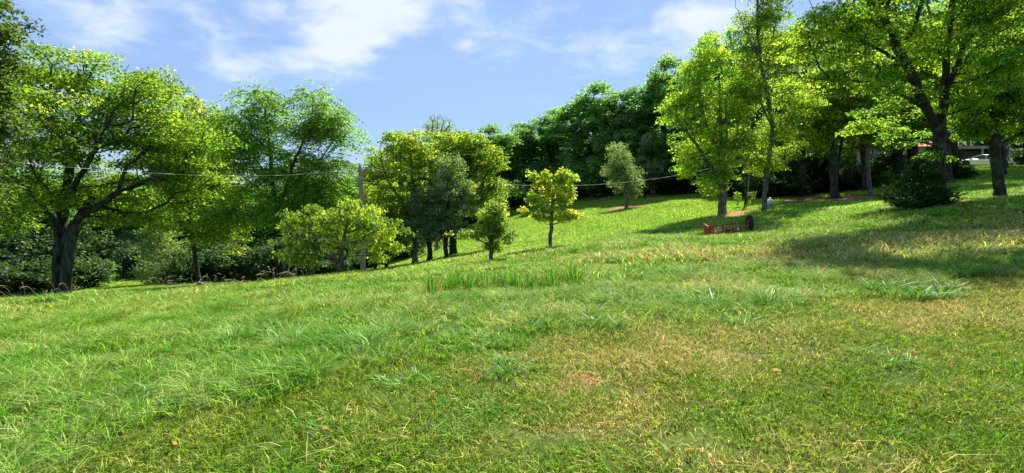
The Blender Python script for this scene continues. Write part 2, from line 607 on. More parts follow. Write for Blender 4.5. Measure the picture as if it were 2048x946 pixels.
gx = axis(300, 620, 0, 4.6)
gy = axis(320, 620, 8, 4.6)
XX, YY = np.meshgrid(gx, gy)
ZZ = gz(XX, YY)
dry_, dirt_, _, wood_ = masks(XX, YY)
idx = np.arange(XX.size).reshape(XX.shape)
q = np.stack([idx[:-1, :-1], idx[:-1, 1:], idx[1:, 1:], idx[1:, :-1]], -1).reshape(-1, 4)
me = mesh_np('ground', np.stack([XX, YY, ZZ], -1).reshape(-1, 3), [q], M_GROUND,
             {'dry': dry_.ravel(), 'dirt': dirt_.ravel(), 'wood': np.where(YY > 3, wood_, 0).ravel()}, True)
tag(link('ground', me), kind='structure')


# ------------------------------------------------------------------ grass
def blade_patch(name, size, n, hmin, hmax, wid, lean, mat, seed, curl=.5, tufts=0, r_tuft=.05, flat=0.0, head=False):
    r = np.random.RandomState(seed)
    if tufts:
        tc = (r.rand(tufts, 2) - .5) * size
        ti = r.randint(0, tufts, n)
        off = r.randn(n, 2) * r_tuft
        xy = tc[ti] + off
        az = np.arctan2(off[:, 1], off[:, 0]) + r.randn(n) * .5
        hs = .6 + .4 * r.rand(tufts)[ti]
    else:
        xy = (r.rand(n, 2) - .5) * size
        az = r.rand(n) * 2 * math.pi
        hs = np.ones(n)
    h = (hmin + (hmax - hmin) * r.rand(n) ** 1.5) * hs
    l1 = lean * (.3 + r.rand(n)) * h
    l2 = l1 * (1.6 + curl * r.rand(n) * 1.5)
    dirx, diry = np.cos(az), np.sin(az)
    fa = az + math.pi / 2 + r.randn(n) * .7
    wx, wy = np.cos(fa) * wid / 2, np.sin(fa) * wid / 2
    ws = .6 + .8 * r.rand(n)
    wx, wy = wx * ws, wy * ws
    z0 = np.full(n, -.02)
    zt = h * (1 - flat * r.rand(n))
    V = np.zeros((n, 5, 3))
    V[:, 0] = np.stack([xy[:, 0] - wx, xy[:, 1] - wy, z0], 1)
    V[:, 1] = np.stack([xy[:, 0] + wx, xy[:, 1] + wy, z0], 1)
    mx, my = xy[:, 0] + dirx * l1 * .6, xy[:, 1] + diry * l1 * .6
    V[:, 2] = np.stack([mx + wx * .85, my + wy * .85, zt * .62], 1)
    V[:, 3] = np.stack([mx - wx * .85, my - wy * .85, zt * .62], 1)
    V[:, 4] = np.stack([xy[:, 0] + dirx * l2, xy[:, 1] + diry * l2, zt], 1)
    b = np.arange(n)[:, None] * 5
    quads = b + np.array([[0, 1, 2, 3]])
    tris = b + np.array([[3, 2, 4]])
    at = np.zeros((n, 5, 3))
    at[:, :, 0] = r.rand(n)[:, None]
    at[:, 2:4, 1] = .6
    at[:, 4, 1] = 1
    at[:, :, 2] = r.rand(n)[:, None]
    me = mesh_np(name, V.reshape(-1, 3), [quads, tris], mat, {'blade': at.reshape(-1, 3)})
    return bpy.data.objects.new(name, me)


def scatter(name, pts, rot, scl, idx, dry, tint, protos, label):
    """one grass object: points carrying instances of blade patches"""
    me = bpy.data.meshes.new(name)
    me.vertices.add(len(pts))
    me.vertices.foreach_set('co', np.asarray(pts, np.float32).ravel())
    for k, arr in (('dry', dry), ('tint', tint), ('scl', scl)):
        a = me.attributes.new(k, 'FLOAT', 'POINT')
        a.data.foreach_set('value', np.asarray(arr, np.float32))
    a = me.attributes.new('rot', 'FLOAT_VECTOR', 'POINT')
    a.data.foreach_set('vector', np.asarray(rot, np.float32).ravel())
    a = me.attributes.new('pick', 'INT', 'POINT')
    a.data.foreach_set('value', np.asarray(idx, np.int32))
    o = link(name, me)
    c = bpy.data.collections.new(name + '_patches')
    for i, p in enumerate(protos):
        p.name = '%s_patch_%02d' % (name, i)
        c.objects.link(p)
    ng = bpy.data.node_groups.new(name, 'GeometryNodeTree')
    ng.interface.new_socket('Geometry', in_out='INPUT', socket_type='NodeSocketGeometry')
    ng.interface.new_socket('Geometry', in_out='OUTPUT', socket_type='NodeSocketGeometry')
    N = ng.nodes.new
    gi, go = N('NodeGroupInput'), N('NodeGroupOutput')
    m2p = N('GeometryNodeMeshToPoints')
    iop = N('GeometryNodeInstanceOnPoints')
    ci = N('GeometryNodeCollectionInfo')
    ci.inputs['Collection'].default_value = c
    ci.inputs['Separate Children'].default_value = True
    ci.inputs['Reset Children'].default_value = True
    iop.inputs['Pick Instance'].default_value = True

    def na(nm, dt):
        a = N('GeometryNodeInputNamedAttribute')
        a.data_type = dt
        a.inputs['Name'].default_value = nm
        return [s for s in a.outputs if s.enabled and s.name == 'Attribute'][0]
    L = ng.links.new
    L(gi.outputs[0], m2p.inputs['Mesh'])
    L(m2p.outputs[0], iop.inputs['Points'])
    L(ci.outputs[0], iop.inputs['Instance'])
    L(na('pick', 'INT'), iop.inputs['Instance Index'])
    L(na('rot', 'FLOAT_VECTOR'), iop.inputs['Rotation'])
    L(na('scl', 'FLOAT'), iop.inputs['Scale'])
    L(iop.outputs[0], go.inputs[0])
    md = o.modifiers.new('scatter', 'NODES')
    md.node_group = ng
    tag(o, label, 'grass', kind='stuff')
    return o


def slope_rot(x, y, spin):
    e = .4
    sx = (gz(x + e, y) - gz(x - e, y)) / (2 * e)
    sy = (gz(x, y + e) - gz(x, y - e)) / (2 * e)
    out = np.zeros((len(x), 3))
    # rotation = Rz(spin) first then tilt: build matrices -> euler
    for i in range(len(x)):
        n = np.array([-sx[i], -sy[i], 1.0])
        n /= np.linalg.norm(n)
        t = np.array([math.cos(spin[i]), math.sin(spin[i]), 0.0])
        t -= n * t.dot(n)
        t /= np.linalg.norm(t)
        b = np.cross(n, t)
        # columns t b n ; XYZ euler
        out[i] = (math.atan2(b[2], n[2]), -math.asin(max(-1, min(1, t[2]))), math.atan2(t[1], t[0]))
    return out


def sector_pts(d0, d1, step, half=1.18, pad=1.5, seed=0):
    r = np.random.RandomState(seed)
    xs = np.arange(-half * d1 - pad, half * d1 + pad, step)
    ys = np.arange(d0, d1, step)
    X, Y = np.meshgrid(xs, ys)
    X = X.ravel() + (r.rand(X.size) - .5) * step * 1.3
    Y = Y.ravel() + (r.rand(Y.size) - .5) * step * 1.3
    k = np.abs(X) < Y * half + pad
    return X[k], Y[k], r


# lawn patches (short, mown) and meadow patches (long) ------------------
X, Y, r = sector_pts(.6, 10.5, .31, seed=1)
dry, dirt, tall, wood = masks(X, Y)
n_l = fbm(X * 1.1, Y * 1.1, 77, 3)
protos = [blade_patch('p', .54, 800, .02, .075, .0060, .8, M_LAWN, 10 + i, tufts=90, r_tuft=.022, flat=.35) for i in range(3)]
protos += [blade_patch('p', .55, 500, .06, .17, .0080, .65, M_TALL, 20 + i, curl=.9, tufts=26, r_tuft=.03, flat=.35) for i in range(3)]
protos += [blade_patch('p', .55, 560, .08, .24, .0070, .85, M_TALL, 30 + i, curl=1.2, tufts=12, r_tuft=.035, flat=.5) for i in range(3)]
u = r.rand(len(X))
isTall = tall > .5 + (r.rand(len(X)) - .5) * .3
pick = np.where(isTall, np.where(u * .5 + n_l * .6 > .58, 6, 3), 0) + r.randint(0, 3, len(X))
keep = (r.rand(len(X)) > dirt * .9) & (~isTall | (r.rand(len(X)) < .80))
scl = np.where(isTall, .60 + .42 * n_l + .15 * r.rand(len(X)), .85 + .3 * r.rand(len(X)))
spin = r.rand(len(X)) * 2 * math.pi
R = slope_rot(X, Y, spin)
Z = gz(X, Y)
k = keep
scatter('foreground_grass', np.stack([X, Y, Z], 1)[k], R[k], scl[k], pick[k], dry[k], r.rand(len(X))[k], protos, 'mown brownish lawn and longer green grass filling the foreground')
X, Y, r = sector_pts(.8, 9.5, .45, seed=5)
dry, dirt, tall, wood = masks(X, Y)
keep = (r.rand(len(X)) < .12 + dry * .55) & (tall < .8)
k = keep
protos = [blade_patch('p', .6, 110, .035, .10, .0038, 1.1, M_LAWN, 70 + i, curl=.8, flat=.97) for i in range(3)]
scatter('dead_straw', np.stack([X, Y, gz(X, Y) + .02], 1)[k], slope_rot(X, Y, r.rand(len(X)) * 6.28)[k], (.8 + .4 * r.rand(len(X)))[k], r.randint(0, 3, len(X))[k], np.full(k.sum(), 1.2), r.rand(len(X))[k], protos,
        'dead straw strewn over the mown lawn')

X, Y, r = sector_pts(9.6, 31, .74, half=1.12, seed=2)
dry, dirt, tall, wood = masks(X, Y)
n_l = fbm(X * .5, Y * .5, 78, 3)
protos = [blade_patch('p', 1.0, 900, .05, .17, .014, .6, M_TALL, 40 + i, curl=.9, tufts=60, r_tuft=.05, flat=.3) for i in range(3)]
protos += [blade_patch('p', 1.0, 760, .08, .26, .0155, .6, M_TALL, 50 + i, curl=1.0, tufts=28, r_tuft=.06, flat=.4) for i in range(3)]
pick = np.where(n_l + (r.rand(len(X)) - .5) * .2 > .56, 3, 0) + r.randint(0, 3, len(X))
keep = (r.rand(len(X)) > dirt * 2.2) & (wood < .5) & (r.rand(len(X)) > (Y - 22) / 9)
Z = gz(X, Y)
R = slope_rot(X, Y, r.rand(len(X)) * 6.28)
scl = .7 + .4 * n_l + .2 * r.rand(len(X))
k = keep
scatter('middle_grass', np.stack([X, Y, Z], 1)[k], R[k], scl[k], pick[k], dry[k] * .8, r.rand(len(X))[k], protos, 'long pale green unmown grass of the middle slope')

X, Y, r = sector_pts(19, 78, 1.5, half=1.08, seed=3)
dry, dirt, tall, wood = masks(X, Y)
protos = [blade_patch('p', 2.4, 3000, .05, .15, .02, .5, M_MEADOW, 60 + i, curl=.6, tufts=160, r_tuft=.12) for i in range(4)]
eD = edge_D(X, Y)
keep = (r.rand(len(X)) > dirt * 2.8) & (Y < eD + 3.5) & (r.rand(len(X)) < (Y - 18) / 7)
Z = gz(X, Y)
R = slope_rot(X, Y, r.rand(len(X)) * 6.28)
k = keep
pick = r.randint(0, 4, len(X))
scatter('hillside_grass', np.stack([X, Y, Z], 1)[k], R[k], (.8 + .5 * r.rand(len(X)))[k], pick[k], dry[k] * .4, (r.rand(len(X)) * .6)[k], protos, 'smooth bright green grass of the far meadow below the woods')


# ------------------------------------------------------------------ trees
def resample(pts, step):
    pts = np.asarray(pts, float)
    out = [pts[0]]
    for a, b in zip(pts[:-1], pts[1:]):
        n = max(1, int(np.linalg.norm(b - a) / step))
        for i in range(1, n + 1):
            out.append(a + (b - a) * i / n)
    return np.array(out)


def smooth_path(pts, it=2):
    pts = [np.asarray(p, float) for p in pts]
    for _ in range(it):
        o = [pts[0]]
        for a, b in zip(pts[:-1], pts[1:]):
            o += [a * .75 + b * .25, a * .25 + b * .75]
        o.append(pts[-1])
        pts = o
    return pts


def skeleton(paths, targets, rbase, rs, rtip=.012, low=.25, step=.4, expo=2.3):
    """paths: list of polylines (trunk first, then limbs starting on it); returns nodes, parents, radii, limb id"""
    nodes, par, fixed = [], [], []
    for k, p in enumerate(paths):
        p = resample(smooth_path(p), step)
        wob = rs.randn(len(p), 3) * .025 * (1 if k else .6)
        wob[0] = 0
        p = p + wob
        if k == 0:
            prev = -1
            st = 0
        else:
            d = np.linalg.norm(np.array(nodes) - p[0], axis=1)
            prev = int(np.argmin(d))
            st = 1
        for q in p[st:]:
            nodes.append(q)
            par.append(prev)
            prev = len(nodes) - 1
            fixed.append(k)
    base = nodes[0]
    zlow = base[2] + low
    nodes = [np.array(n) for n in nodes]
    plen = [0.0] * len(nodes)
    for i in range(1, len(nodes)):
        plen[i] = plen[par[i]] + np.linalg.norm(nodes[i] - nodes[par[i]])
    nfix = len(nodes)
    cap = nfix + len(targets) * 14
    NA = np.zeros((cap, 3))
    PL = np.zeros(cap)
    OK = np.zeros(cap, bool)
    NA[:nfix] = nodes
    PL[:nfix] = plen
    OK[:nfix] = NA[:nfix, 2] > zlow
    if not OK[:nfix].any(): OK[nfix - 1] = True
    n = nfix
    order = np.argsort([min(np.linalg.norm(NA[:nfix] - t, axis=1)) for t in targets])
    tipnode = {}
    for ti in order:
        t = targets[ti]
        dv = t - NA[:n]
        d = np.linalg.norm(dv, axis=1)
        cost = d + .28 * PL[:n] + np.clip(-dv[:, 2], 0, None) * .9 + (~OK[:n]) * 1e3
        j = int(np.argmin(cost))
        a = NA[j].copy()
        L = d[j]
        k = max(1, min(12, int(L / step)))
        prev = j
        perp = rs.randn(3) * .10 * L
        perp[2] = abs(perp[2]) * .3 - .10 * L * (.5 if t[2] > a[2] else -1)
        for i in range(1, k + 1):
            f = i / k
            q = a + (t - a) * f + perp * math.sin(math.pi * f)
            if n >= cap: break
            NA[n] = q
            PL[n] = PL[prev] + L / k
            OK[n] = True
            par.append(prev)
            fixed.append(-1)
            prev = n
            n += 1
        tipnode[int(ti)] = prev
    NA = NA[:n]
    wgt = np.zeros(n)
    for i in tipnode.values(): wgt[i] += 1
    child_n = np.zeros(n)
    for i in range(1, n): child_n[par[i]] += 1
    wgt[(child_n == 0) & (wgt == 0)] = .6
    for i in range(n - 1, 0, -1): wgt[par[i]] += wgt[i]
    rad = rtip * np.maximum(wgt, .6) ** (1 / expo)
    s = rbase / rad[0]
    # blend so twigs stay thin while the trunk takes its measured width
    rad = rad * (1 + (s - 1) * (wgt / wgt[0]) ** .30)
    for i in range(1, n): rad[i] = min(rad[i], rad[par[i]] * .995)
    return NA, np.array(par), rad, np.array(fixed), wgt


def chains(NA, par, rad, wgt):
    n = len(NA)
    kids = [[] for _ in range(n)]
    for i in range(1, n): kids[par[i]].append(i)
    out = []
    stack = [(0, -1, 0)]
    while stack:
        s, p, lv = stack.pop()
        c = [p] if p >= 0 else []
        i = s
        while True:
            c.append(i)
            k = kids[i]
            if not k: break
            k = sorted(k, key=lambda a: -wgt[a])
            for o in k[1:]: stack.append((o, i, lv + 1))
            i = k[0]
        out.append((c, p >= 0, lv))
    return out


def tube_mesh(parts, flare=None, seed=0):
    """parts: list of (points, radii); returns V, F"""
    r = np.random.RandomState(seed)
    Vs, Fs, b = [], [], 0
    for pts, rad in parts:
        pts = np.asarray(pts)
        rad = np.asarray(rad)
        n = len(pts)
        if n < 2: continue
        mr = rad.max()
        k = 12 if mr > .12 else 7 if mr > .05 else 5 if mr > .02 else 3
        t = np.gradient(pts, axis=0)
        t /= np.linalg.norm(t, axis=1)[:, None] + 1e-9
        ref = np.array([1.0, 0.13, 0.07]) if abs(t[:, 2]).mean() > .5 else np.array([0.05, .1, 1.0])
        a = np.cross(t, ref)
        a /= np.linalg.norm(a, axis=1)[:, None] + 1e-9
        bb = np.cross(t, a)
        an = np.arange(k) / k * 2 * math.pi
        rr = rad[:, None] * np.ones(k)
        if k == 12:
            ridg = 1 + .10 * np.sin(an * 3 + r.rand() * 6) + .06 * np.sin(an * 5 + r.rand() * 6)
            rr = rr * ridg * (1 + r.randn(n, k) * .03)
            if flare is not None:
                hgt = np.clip((pts[:, 2] - flare[0]) / flare[1], 0, 1)
                fl = (1 - hgt) ** 3
                rr = rr * (1 + fl[:, None] * (.75 + .45 * np.sin(an * 4 + 1.3)))
        V = pts[:, None] + rr[:, :, None] * (np.cos(an)[None, :, None] * a[:, None] + np.sin(an)[None, :, None] * bb[:, None])
        V = V.reshape(-1, 3)
        i, j = np.meshgrid(np.arange(n - 1), np.arange(k), indexing='ij')
        q = np.stack([i * k + j, i * k + (j + 1) % k, (i + 1) * k + (j + 1) % k, (i + 1) * k + j], -1).reshape(-1, 4) + b
        Vs.append(V)
        Fs.append(q)
        b += len(V)
    return np.concatenate(Vs), [np.concatenate(Fs)]


def leaf_quads(pos, dirs, nrm, size, width, rs):
    """diamond leaves folded a little on the midrib"""
    n = len(pos)
    side = np.cross(dirs, nrm)
    side /= np.linalg.norm(side, axis=1)[:, None] + 1e-9
    up = np.cross(side, dirs)
    L = size[:, None]
    Wd = L * width
    V = np.zeros((n, 4, 3))
    V[:, 0] = pos
    V[:, 1] = pos + dirs * L * .45 + side * Wd * .5 + up * Wd * .12
    V[:, 2] = pos + dirs * L - up * L * .10
    V[:, 3] = pos + dirs * L * .45 - side * Wd * .5 + up * Wd * .12
    F = np.arange(n)[:, None] * 4 + np.array([[0, 1, 2, 3]])
    return V.reshape(-1, 3), F


def foliage(cl, R, nleaf, lsize, rs, style='broad', yel=None, width=.62, flat=.55, droop=.15, center=None):
    """cl (N,3) clump centres, R (N,) radii, leaves spread through each clump"""
    N = len(cl)
    cnt = np.maximum(3, (nleaf * (R / R.mean()) ** 2 * (.6 + .8 * rs.rand(N)) / N)).astype(int)
    ci = np.repeat(np.arange(N), cnt)
    n = len(ci)
    d = rs.randn(n, 3)
    d /= np.linalg.norm(d, axis=1)[:, None]
    rr = rs.rand(n) ** .45
    off = d * rr[:, None] * R[ci][:, None]
    off[:, 2] *= flat
    off[:, 2] -= (off[:, 0] ** 2 + off[:, 1] ** 2) / R[ci] * .25
    pos = cl[ci] + off
    ctint = rs.rand(N)
    if yel is None: yel = rs.rand(N) * .6
    if style == 'pinnate':
        K = 11
        # fronds
        nf = n // K
        sel = rs.choice(n, nf, replace=False)
        p, c2 = pos[sel], ci[sel]
        dr = p - cl[c2]
        dr[:, 2] *= .3
        dr += rs.randn(nf, 3) * .12 * R.mean()
        dr[:, 2] += .02
        dr /= np.linalg.norm(dr, axis=1)[:, None] + 1e-9
        FL = lsize * (3.6 + 1.6 * rs.rand(nf))
        tt = np.linspace(.15, 1, K // 2 + 1)
        P_, D_, C_, S_ = [], [], [], []
        side = np.cross(dr, np.array([0, 0, 1.0]))
        side /= np.linalg.norm(side, axis=1)[:, None] + 1e-9
        for t in tt:
            q = p + dr * (FL * t)[:, None] + np.array([0, 0, -1.0]) * (FL * t * t * .45)[:, None]
            for s in (-1, 1):
                P_.append(q)
                D_.append(side * s * .9 + dr * .45 + np.array([0, 0, -.45]) + rs.randn(nf, 3) * .12)
                C_.append(c2)
                S_.append(lsize * (1 - .35 * abs(t - .5)) * (.8 + .4 * rs.rand(nf)))
        pos, dirs, ci, size = np.concatenate(P_), np.concatenate(D_), np.concatenate(C_), np.concatenate(S_)
        n = len(pos)
    else:
        dirs = rs.randn(n, 3)
        dirs[:, 2] = dirs[:, 2] * .5 - droop * 2
        dirs += off / (R[ci][:, None] + 1e-6) * .6
        size = lsize * (.6 + .8 * rs.rand(n))
    dirs /= np.linalg.norm(dirs, axis=1)[:, None] + 1e-9
    nrm = rs.randn(n, 3) * .55 + np.array([0, 0, 1.0])
    if style == 'droopy': nrm = rs.randn(n, 3) + np.array([0, 0, .3])
    V, F = leaf_quads(pos, dirs, nrm, size, width, rs)
    at = np.zeros((n, 4, 3))
    at[:, :, 0] = ctint[ci][:, None]
    at[:, :, 1] = rs.rand(n)[:, None]
    at[:, :, 2] = np.asarray(yel)[ci][:, None]
    return V, F, at.reshape(-1, 3)


def sample_lobes(lobes, n, rs, shell=.5):
    """lobes: (cx,cy,cz,rx,ry,rz)"""
    L = np.array(lobes, float)
    vol = (L[:, 3] * L[:, 4] * L[:, 5]) ** .75
    pk = rs.choice(len(L), n, p=vol / vol.sum())
    d = rs.randn(n, 3)
    d /= np.linalg.norm(d, axis=1)[:, None]
    r = rs.rand(n) ** shell * .92 + (rs.rand(n) < .14) * rs.rand(n) * .32
    return L[pk, :3] + d * r[:, None] * L[pk, 3:6]


def build_tree(name, base, paths, rbase, lobes, n_cl, cl_r, n_leaf, leaf_s, leafmat, bark, label, cat='tree', group=None,
               style='broad', seed=1, low=.25, limbs=3, yelf=None, flat=.55, width=.62, shell=.5, droop=.15, rtip=.011, step=.4, below=None, expo=2.3, bare=0):
    rs = np.random.RandomState(seed)
    base = np.asarray(base, float)
    root = empty(name, base, label, cat, group)
    cl = sample_lobes(lobes, n_cl, rs, shell)
    cl = cl[cl[:, 2] > gz(cl[:, 0], cl[:, 1]) + cl_r * .8] if below is None else cl
    NA, par, rad, fixed, wgt = skeleton(paths, cl, rbase, rs, low=low, rtip=rtip, step=step, expo=expo)
    ch = chains(NA, par, rad, wgt)
    # the trunk is the first chain; the thickest side chains with their twigs are limbs
    owner = np.zeros(len(NA), int)
    main = set(ch[0][0])
    side = sorted([c for c in ch[1:] if c[2] == 1 and len(c[0]) > 3], key=lambda c: -rad[c[0][1]])[:limbs]
    lid = {c[0][1]: k + 1 for k, c in enumerate(side)}
    for i in range(1, len(NA)):
        owner[i] = lid.get(i, owner[par[i]] if par[i] >= 0 else 0)
        if i in main: owner[i] = 0
    groups = {}
    for c, attached, lv in ch:
        o = owner[c[1]] if attached and len(c) > 1 else owner[c[0]]
        pts = NA[c] - base
        rr = rad[c].copy()
        if attached: rr[0] = min(rr[0], rr[1] * 1.25)
        groups.setdefault(int(o), []).append((pts, rr))
    for k, parts in sorted(groups.items()):
        V, F = tube_mesh(parts, (0, .55) if k == 0 else None, seed + k)
        me = mesh_np('trunk' if k == 0 else 'limb', V, F, bark, smooth=True)
        link('trunk' if k == 0 else 'limb', me, root)
    leafy = cl if not bare else cl[:int(len(cl) * (1 - bare))]
    R = cl_r * (.65 + .7 * rs.rand(len(leafy)))
    yel = None
    if yelf is not None: yel = yelf(leafy, rs)
    V, F, at = foliage(leafy, R, n_leaf, leaf_s, rs, style, yel, width, flat, droop)
    me = mesh_np('crown', V - base, [F], leafmat, {'leaf': at})
    link('crown', me, root)
    return root


def px_lobes(D, L):
    out = []
    for l in L:
        px, py, rx, ry = l[:4]
        dD = l[4] if len(l) > 4 else 0
        c = P(px, py, D + dD)
        s = (D + dD) / FPX
        rd = l[5] if len(l) > 5 else (rx + ry) / 2 * s * 1.05
        out.append((c[0], c[1], c[2], rx * s, rd, ry * s))
    return out


def px_path(D, pts, base=None):
    out = []
    for i, p in enumerate(pts):
        out.append(P(p[0], p[1], D + (p[2] if len(p) > 2 else 0)))
    if base is not None: out[0] = np.asarray(base, float)
    return out


def hero(name, D, pxb, trunk, limbs_px, rpx, lobes, **kw):
    b = on_ground(pxb, D)
    b[2] -= .06
    tp = px_path(D, trunk, b)
    paths = [tp] + [px_path(D, l) for l in limbs_px]
    return build_tree(name, b, paths, rpx * D / FPX, px_lobes(D, lobes), **kw)


def yel_base(lo, hi):
    return lambda c, rs: lo + (hi - lo) * rs.rand(len(c))


# 1 big left tree, thick double trunk
hero('shade_tree', 17.5, 118, [(118, 611), (119, 560), (119, 500), (122, 452), (128, 410), (138, 340), (150, 270), (165, 190), (175, 120)],
     [[(121, 460), (100, 428), (72, 398), (48, 372), (10, 355)], [(124, 440), (95, 400, .5), (60, 330, 1), (40, 250, 1.5), (30, 180, 1.5)],
      [(119, 500), (150, 440, -.3), (178, 425, -.6), (205, 408, -.8), (235, 385, -1), (290, 360, -1.3), (340, 350, -1.5)],
      [(119, 520), (160, 450, .5), (200, 436, .9), (250, 422, 1.2), (280, 398, 1.5), (330, 370, 2)],
      [(128, 410), (165, 350, -1), (200, 280, -1.6), (240, 200, -2), (255, 130, -2)]],
     12, [(50, 170, 105, 85), (170, 160, 105, 85), (300, 200, 70, 60), (290, 430, 70, 40), (370, 350, 70, 70), (240, 215, 90, 85), (320, 280, 95, 80), (120, 300, 130, 80), (330, 340, 95, 60), (200, 390, 110, 50), (30, 370, 80, 70), (245, 430, 60, 30, .5), (110, 240, 120, 90, -1.5), (395, 290, 60, 75), (20, 440, 50, 24, .5), (60, 410, 70, 40, -1)],
     n_cl=640, cl_r=.52, n_leaf=62000, leaf_s=.10, leafmat=LEAF['yellowish'], bark=M_BARK_D, limbs=6, low=1.9, seed=3, style='broad', flat=.3, yelf=yel_base(0, .7),
     label='big spreading tree with a thick dark double trunk at the left edge')
bpy.context.view_layer.update()
# second, leaning stem of the same tree: a child part
root = bpy.data.objects['shade_tree']
b = np.array(root.location)
pp = [P(129, 612, 17.3) - b, P(133, 560, 17.2) - b, P(138, 510, 17.1) - b, P(146, 470, 17.2) - b, P(160, 430, 17.3) - b, P(185, 395, 17.2) - b]
pp[0][2] = -.1
V, F = tube_mesh([(np.array(smooth_path(pp)), np.linspace(.19, .10, len(smooth_path(pp))))], (0, .5), 5)
o = link('stem', mesh_np('stem', V, F, M_BARK_D2, smooth=True), root)
o['label'] = 'paler second stem grown against the dark trunk'

hero('shade_tree', 27, 392, [(392, 588), (388, 500), (375, 400), (355, 300), (340, 200), (335, 140)], [[(375, 380), (395, 320), (405, 250)], [(360, 330), (320, 260), (300, 200)]],
     4.5, [(330, 185, 52, 50), (375, 245, 55, 60), (415, 285, 45, 55), (385, 350, 75, 70), (320, 290, 60, 70), (430, 380, 55, 50), (370, 430, 75, 60), (440, 460, 60, 50), (425, 235, 34, 34), (435, 330, 40, 45)],
     n_cl=400, cl_r=.48, n_leaf=30000, leaf_s=.14, leafmat=LEAF['yellowish'], bark=M_BARK_D, seed=4, low=2.0, yelf=yel_base(.1, .8),
     label='yellow-green tree with pointed crown rising between the double-trunked tree and the feathery walnut')

# walnut with feathery compound leaves
hero('walnut_tree', 25.5, 558, [(558, 569), (556, 500), (552, 440), (548, 380), (541, 320), (535, 260), (528, 190)],
     [[(552, 420), (575, 370, -.3), (590, 320, -.6), (612, 270, -.8), (628, 210, -.9)], [(548, 380), (520, 330, .5), (490, 290, .8)],
      [(560, 400), (600, 360, .5), (650, 310, .8), (670, 270, .8)], [(590, 320), (640, 300, -1), (670, 240, -1)]],
     7.5, [(520, 205, 42, 32), (485, 245, 36, 30), (560, 245, 30, 34), (625, 200, 32, 26), (660, 235, 32, 30), (688, 275, 16, 30), (630, 255, 30, 28), (520, 290, 40, 30), (600, 320, 48, 28), (665, 320, 36, 26), (455, 270, 30, 26), (480, 325, 34, 24), (555, 350, 50, 28), (640, 375, 50, 34), (490, 390, 50, 40), (570, 415, 70, 40), (450, 430, 40, 40), (660, 425, 40, 30)],
     n_cl=210, cl_r=.58, n_leaf=46000, leaf_s=.20, leafmat=LEAF['walnut'], bark=M_BARK_D, style='pinnate', flat=.45, width=.34, seed=5, low=2.2, yelf=yel_base(0, .5), shell=.6,
     label='tall walnut tree with feathery drooping leaves standing left of the utility pole')

# cherry
hero('cherry_tree', 16.3, 678, [(678, 567), (677, 545), (678, 528), (683, 505), (690, 470), (695, 430)],
     [[(678, 530), (668, 515, -.2), (650, 490, -.5), (610, 465, -.7), (575, 470, -.9)], [(678, 532), (700, 500, .2), (735, 470, .4), (775, 450, .5)], [(683, 505), (660, 460, .5), (630, 425, .7)], [(690, 490), (720, 480, -.8), (750, 490, -1)]],
     5.2, [(600, 460, 45, 32), (650, 435, 50, 28), (700, 428, 50, 28), (745, 440, 50, 32), (782, 460, 36, 22), (655, 478, 65, 28), (735, 482, 55, 24), (595, 495, 42, 16), (570, 450, 25, 12), (690, 460, 60, 36, .9), (560, 480, 25, 10), (625, 415, 20, 16), (590, 430, 22, 14), (598, 515, 48, 14), (570, 498, 26, 12), (752, 512, 40, 16), (790, 495, 26, 14), (640, 508, 28, 12, .6), (700, 400, 25, 14), (740, 412, 22, 14)],
     n_cl=300, cl_r=.24, n_leaf=14500, leaf_s=.105, leafmat=LEAF['cherry'], bark=M_BARK_G, style='droopy', width=.42, seed=6, low=.6, droop=.6, flat=.5, yelf=yel_base(0, .9), step=.25, shell=.7,
     label='low wide cherry tree with drooping yellow-green leaves just left of the utility pole')

# group by the pole and along the slope
hero('locust_tree', 27.3, 828, [(828, 528), (829, 470), (828, 430), (825, 370), (822, 310), (815, 260)], [[(828, 440), (800, 400), (770, 350), (760, 300)], [(826, 400), (855, 350), (870, 310)]],
     5.5, [(785, 285, 40, 32), (830, 300, 50, 45), (775, 340, 50, 45), (850, 350, 45, 55), (800, 400, 60, 40), (750, 385, 35, 50, 1.5), (770, 445, 50, 28, 1), (748, 310, 22, 30, 1), (860, 420, 40, 50)],
     n_cl=300, cl_r=.42, flat=.35, n_leaf=21000, leaf_s=.12, leafmat=LEAF['yellowish'], bark=M_BARK_G, seed=7, low=2.2, yelf=yel_base(.15, .85),
     label='bright yellow-green tree with a straight slim grey trunk right of the utility pole')
hero('slim_tree', 27.4, 772, [(772, 538), (771, 500), (773, 470), (778, 430), (770, 390)], [[(772, 490), (800, 460), (815, 440)]],
     4, [(770, 430, 45, 35), (740, 470, 40, 25), (800, 475, 38, 25), (820, 430, 30, 30)], n_cl=150, cl_r=.45, n_leaf=13000, leaf_s=.13, leafmat=LEAF['yellowish'], bark=M_BARK_D, seed=8, low=1.2, yelf=yel_base(0, .5),
     label='slim forked tree with a thin dark trunk directly right of the utility pole')
hero('slim_tree', 26.5, 749, [(749, 545), (750, 520), (752, 495), (750, 460)], [], 3.5, [(745, 480, 40, 22), (770, 490, 30, 15), (720, 470, 30, 25)], n_cl=80, cl_r=.4, n_leaf=7000, leaf_s=.12, leafmat=LEAF['green'], bark=M_BARK_D, seed=9, low=.8,
     label='smallest sapling with a short dark stem beside the utility pole')
hero('slim_tree', 27, 860, [(860, 524), (857, 480), (852, 440), (850, 400)], [[(855, 460), (835, 420), (820, 390)]], 4.8,
     [(860, 400, 45, 50), (840, 450, 40, 30), (880, 450, 40, 30)], n_cl=160, cl_r=.45, n_leaf=16000, leaf_s=.10, leafmat=LEAF['grey'], bark=M_BARK_D, seed=10, low=1.6,
     label='tree with an ivy-dark leaning trunk between the slim grey trunk and the grey-green pear')
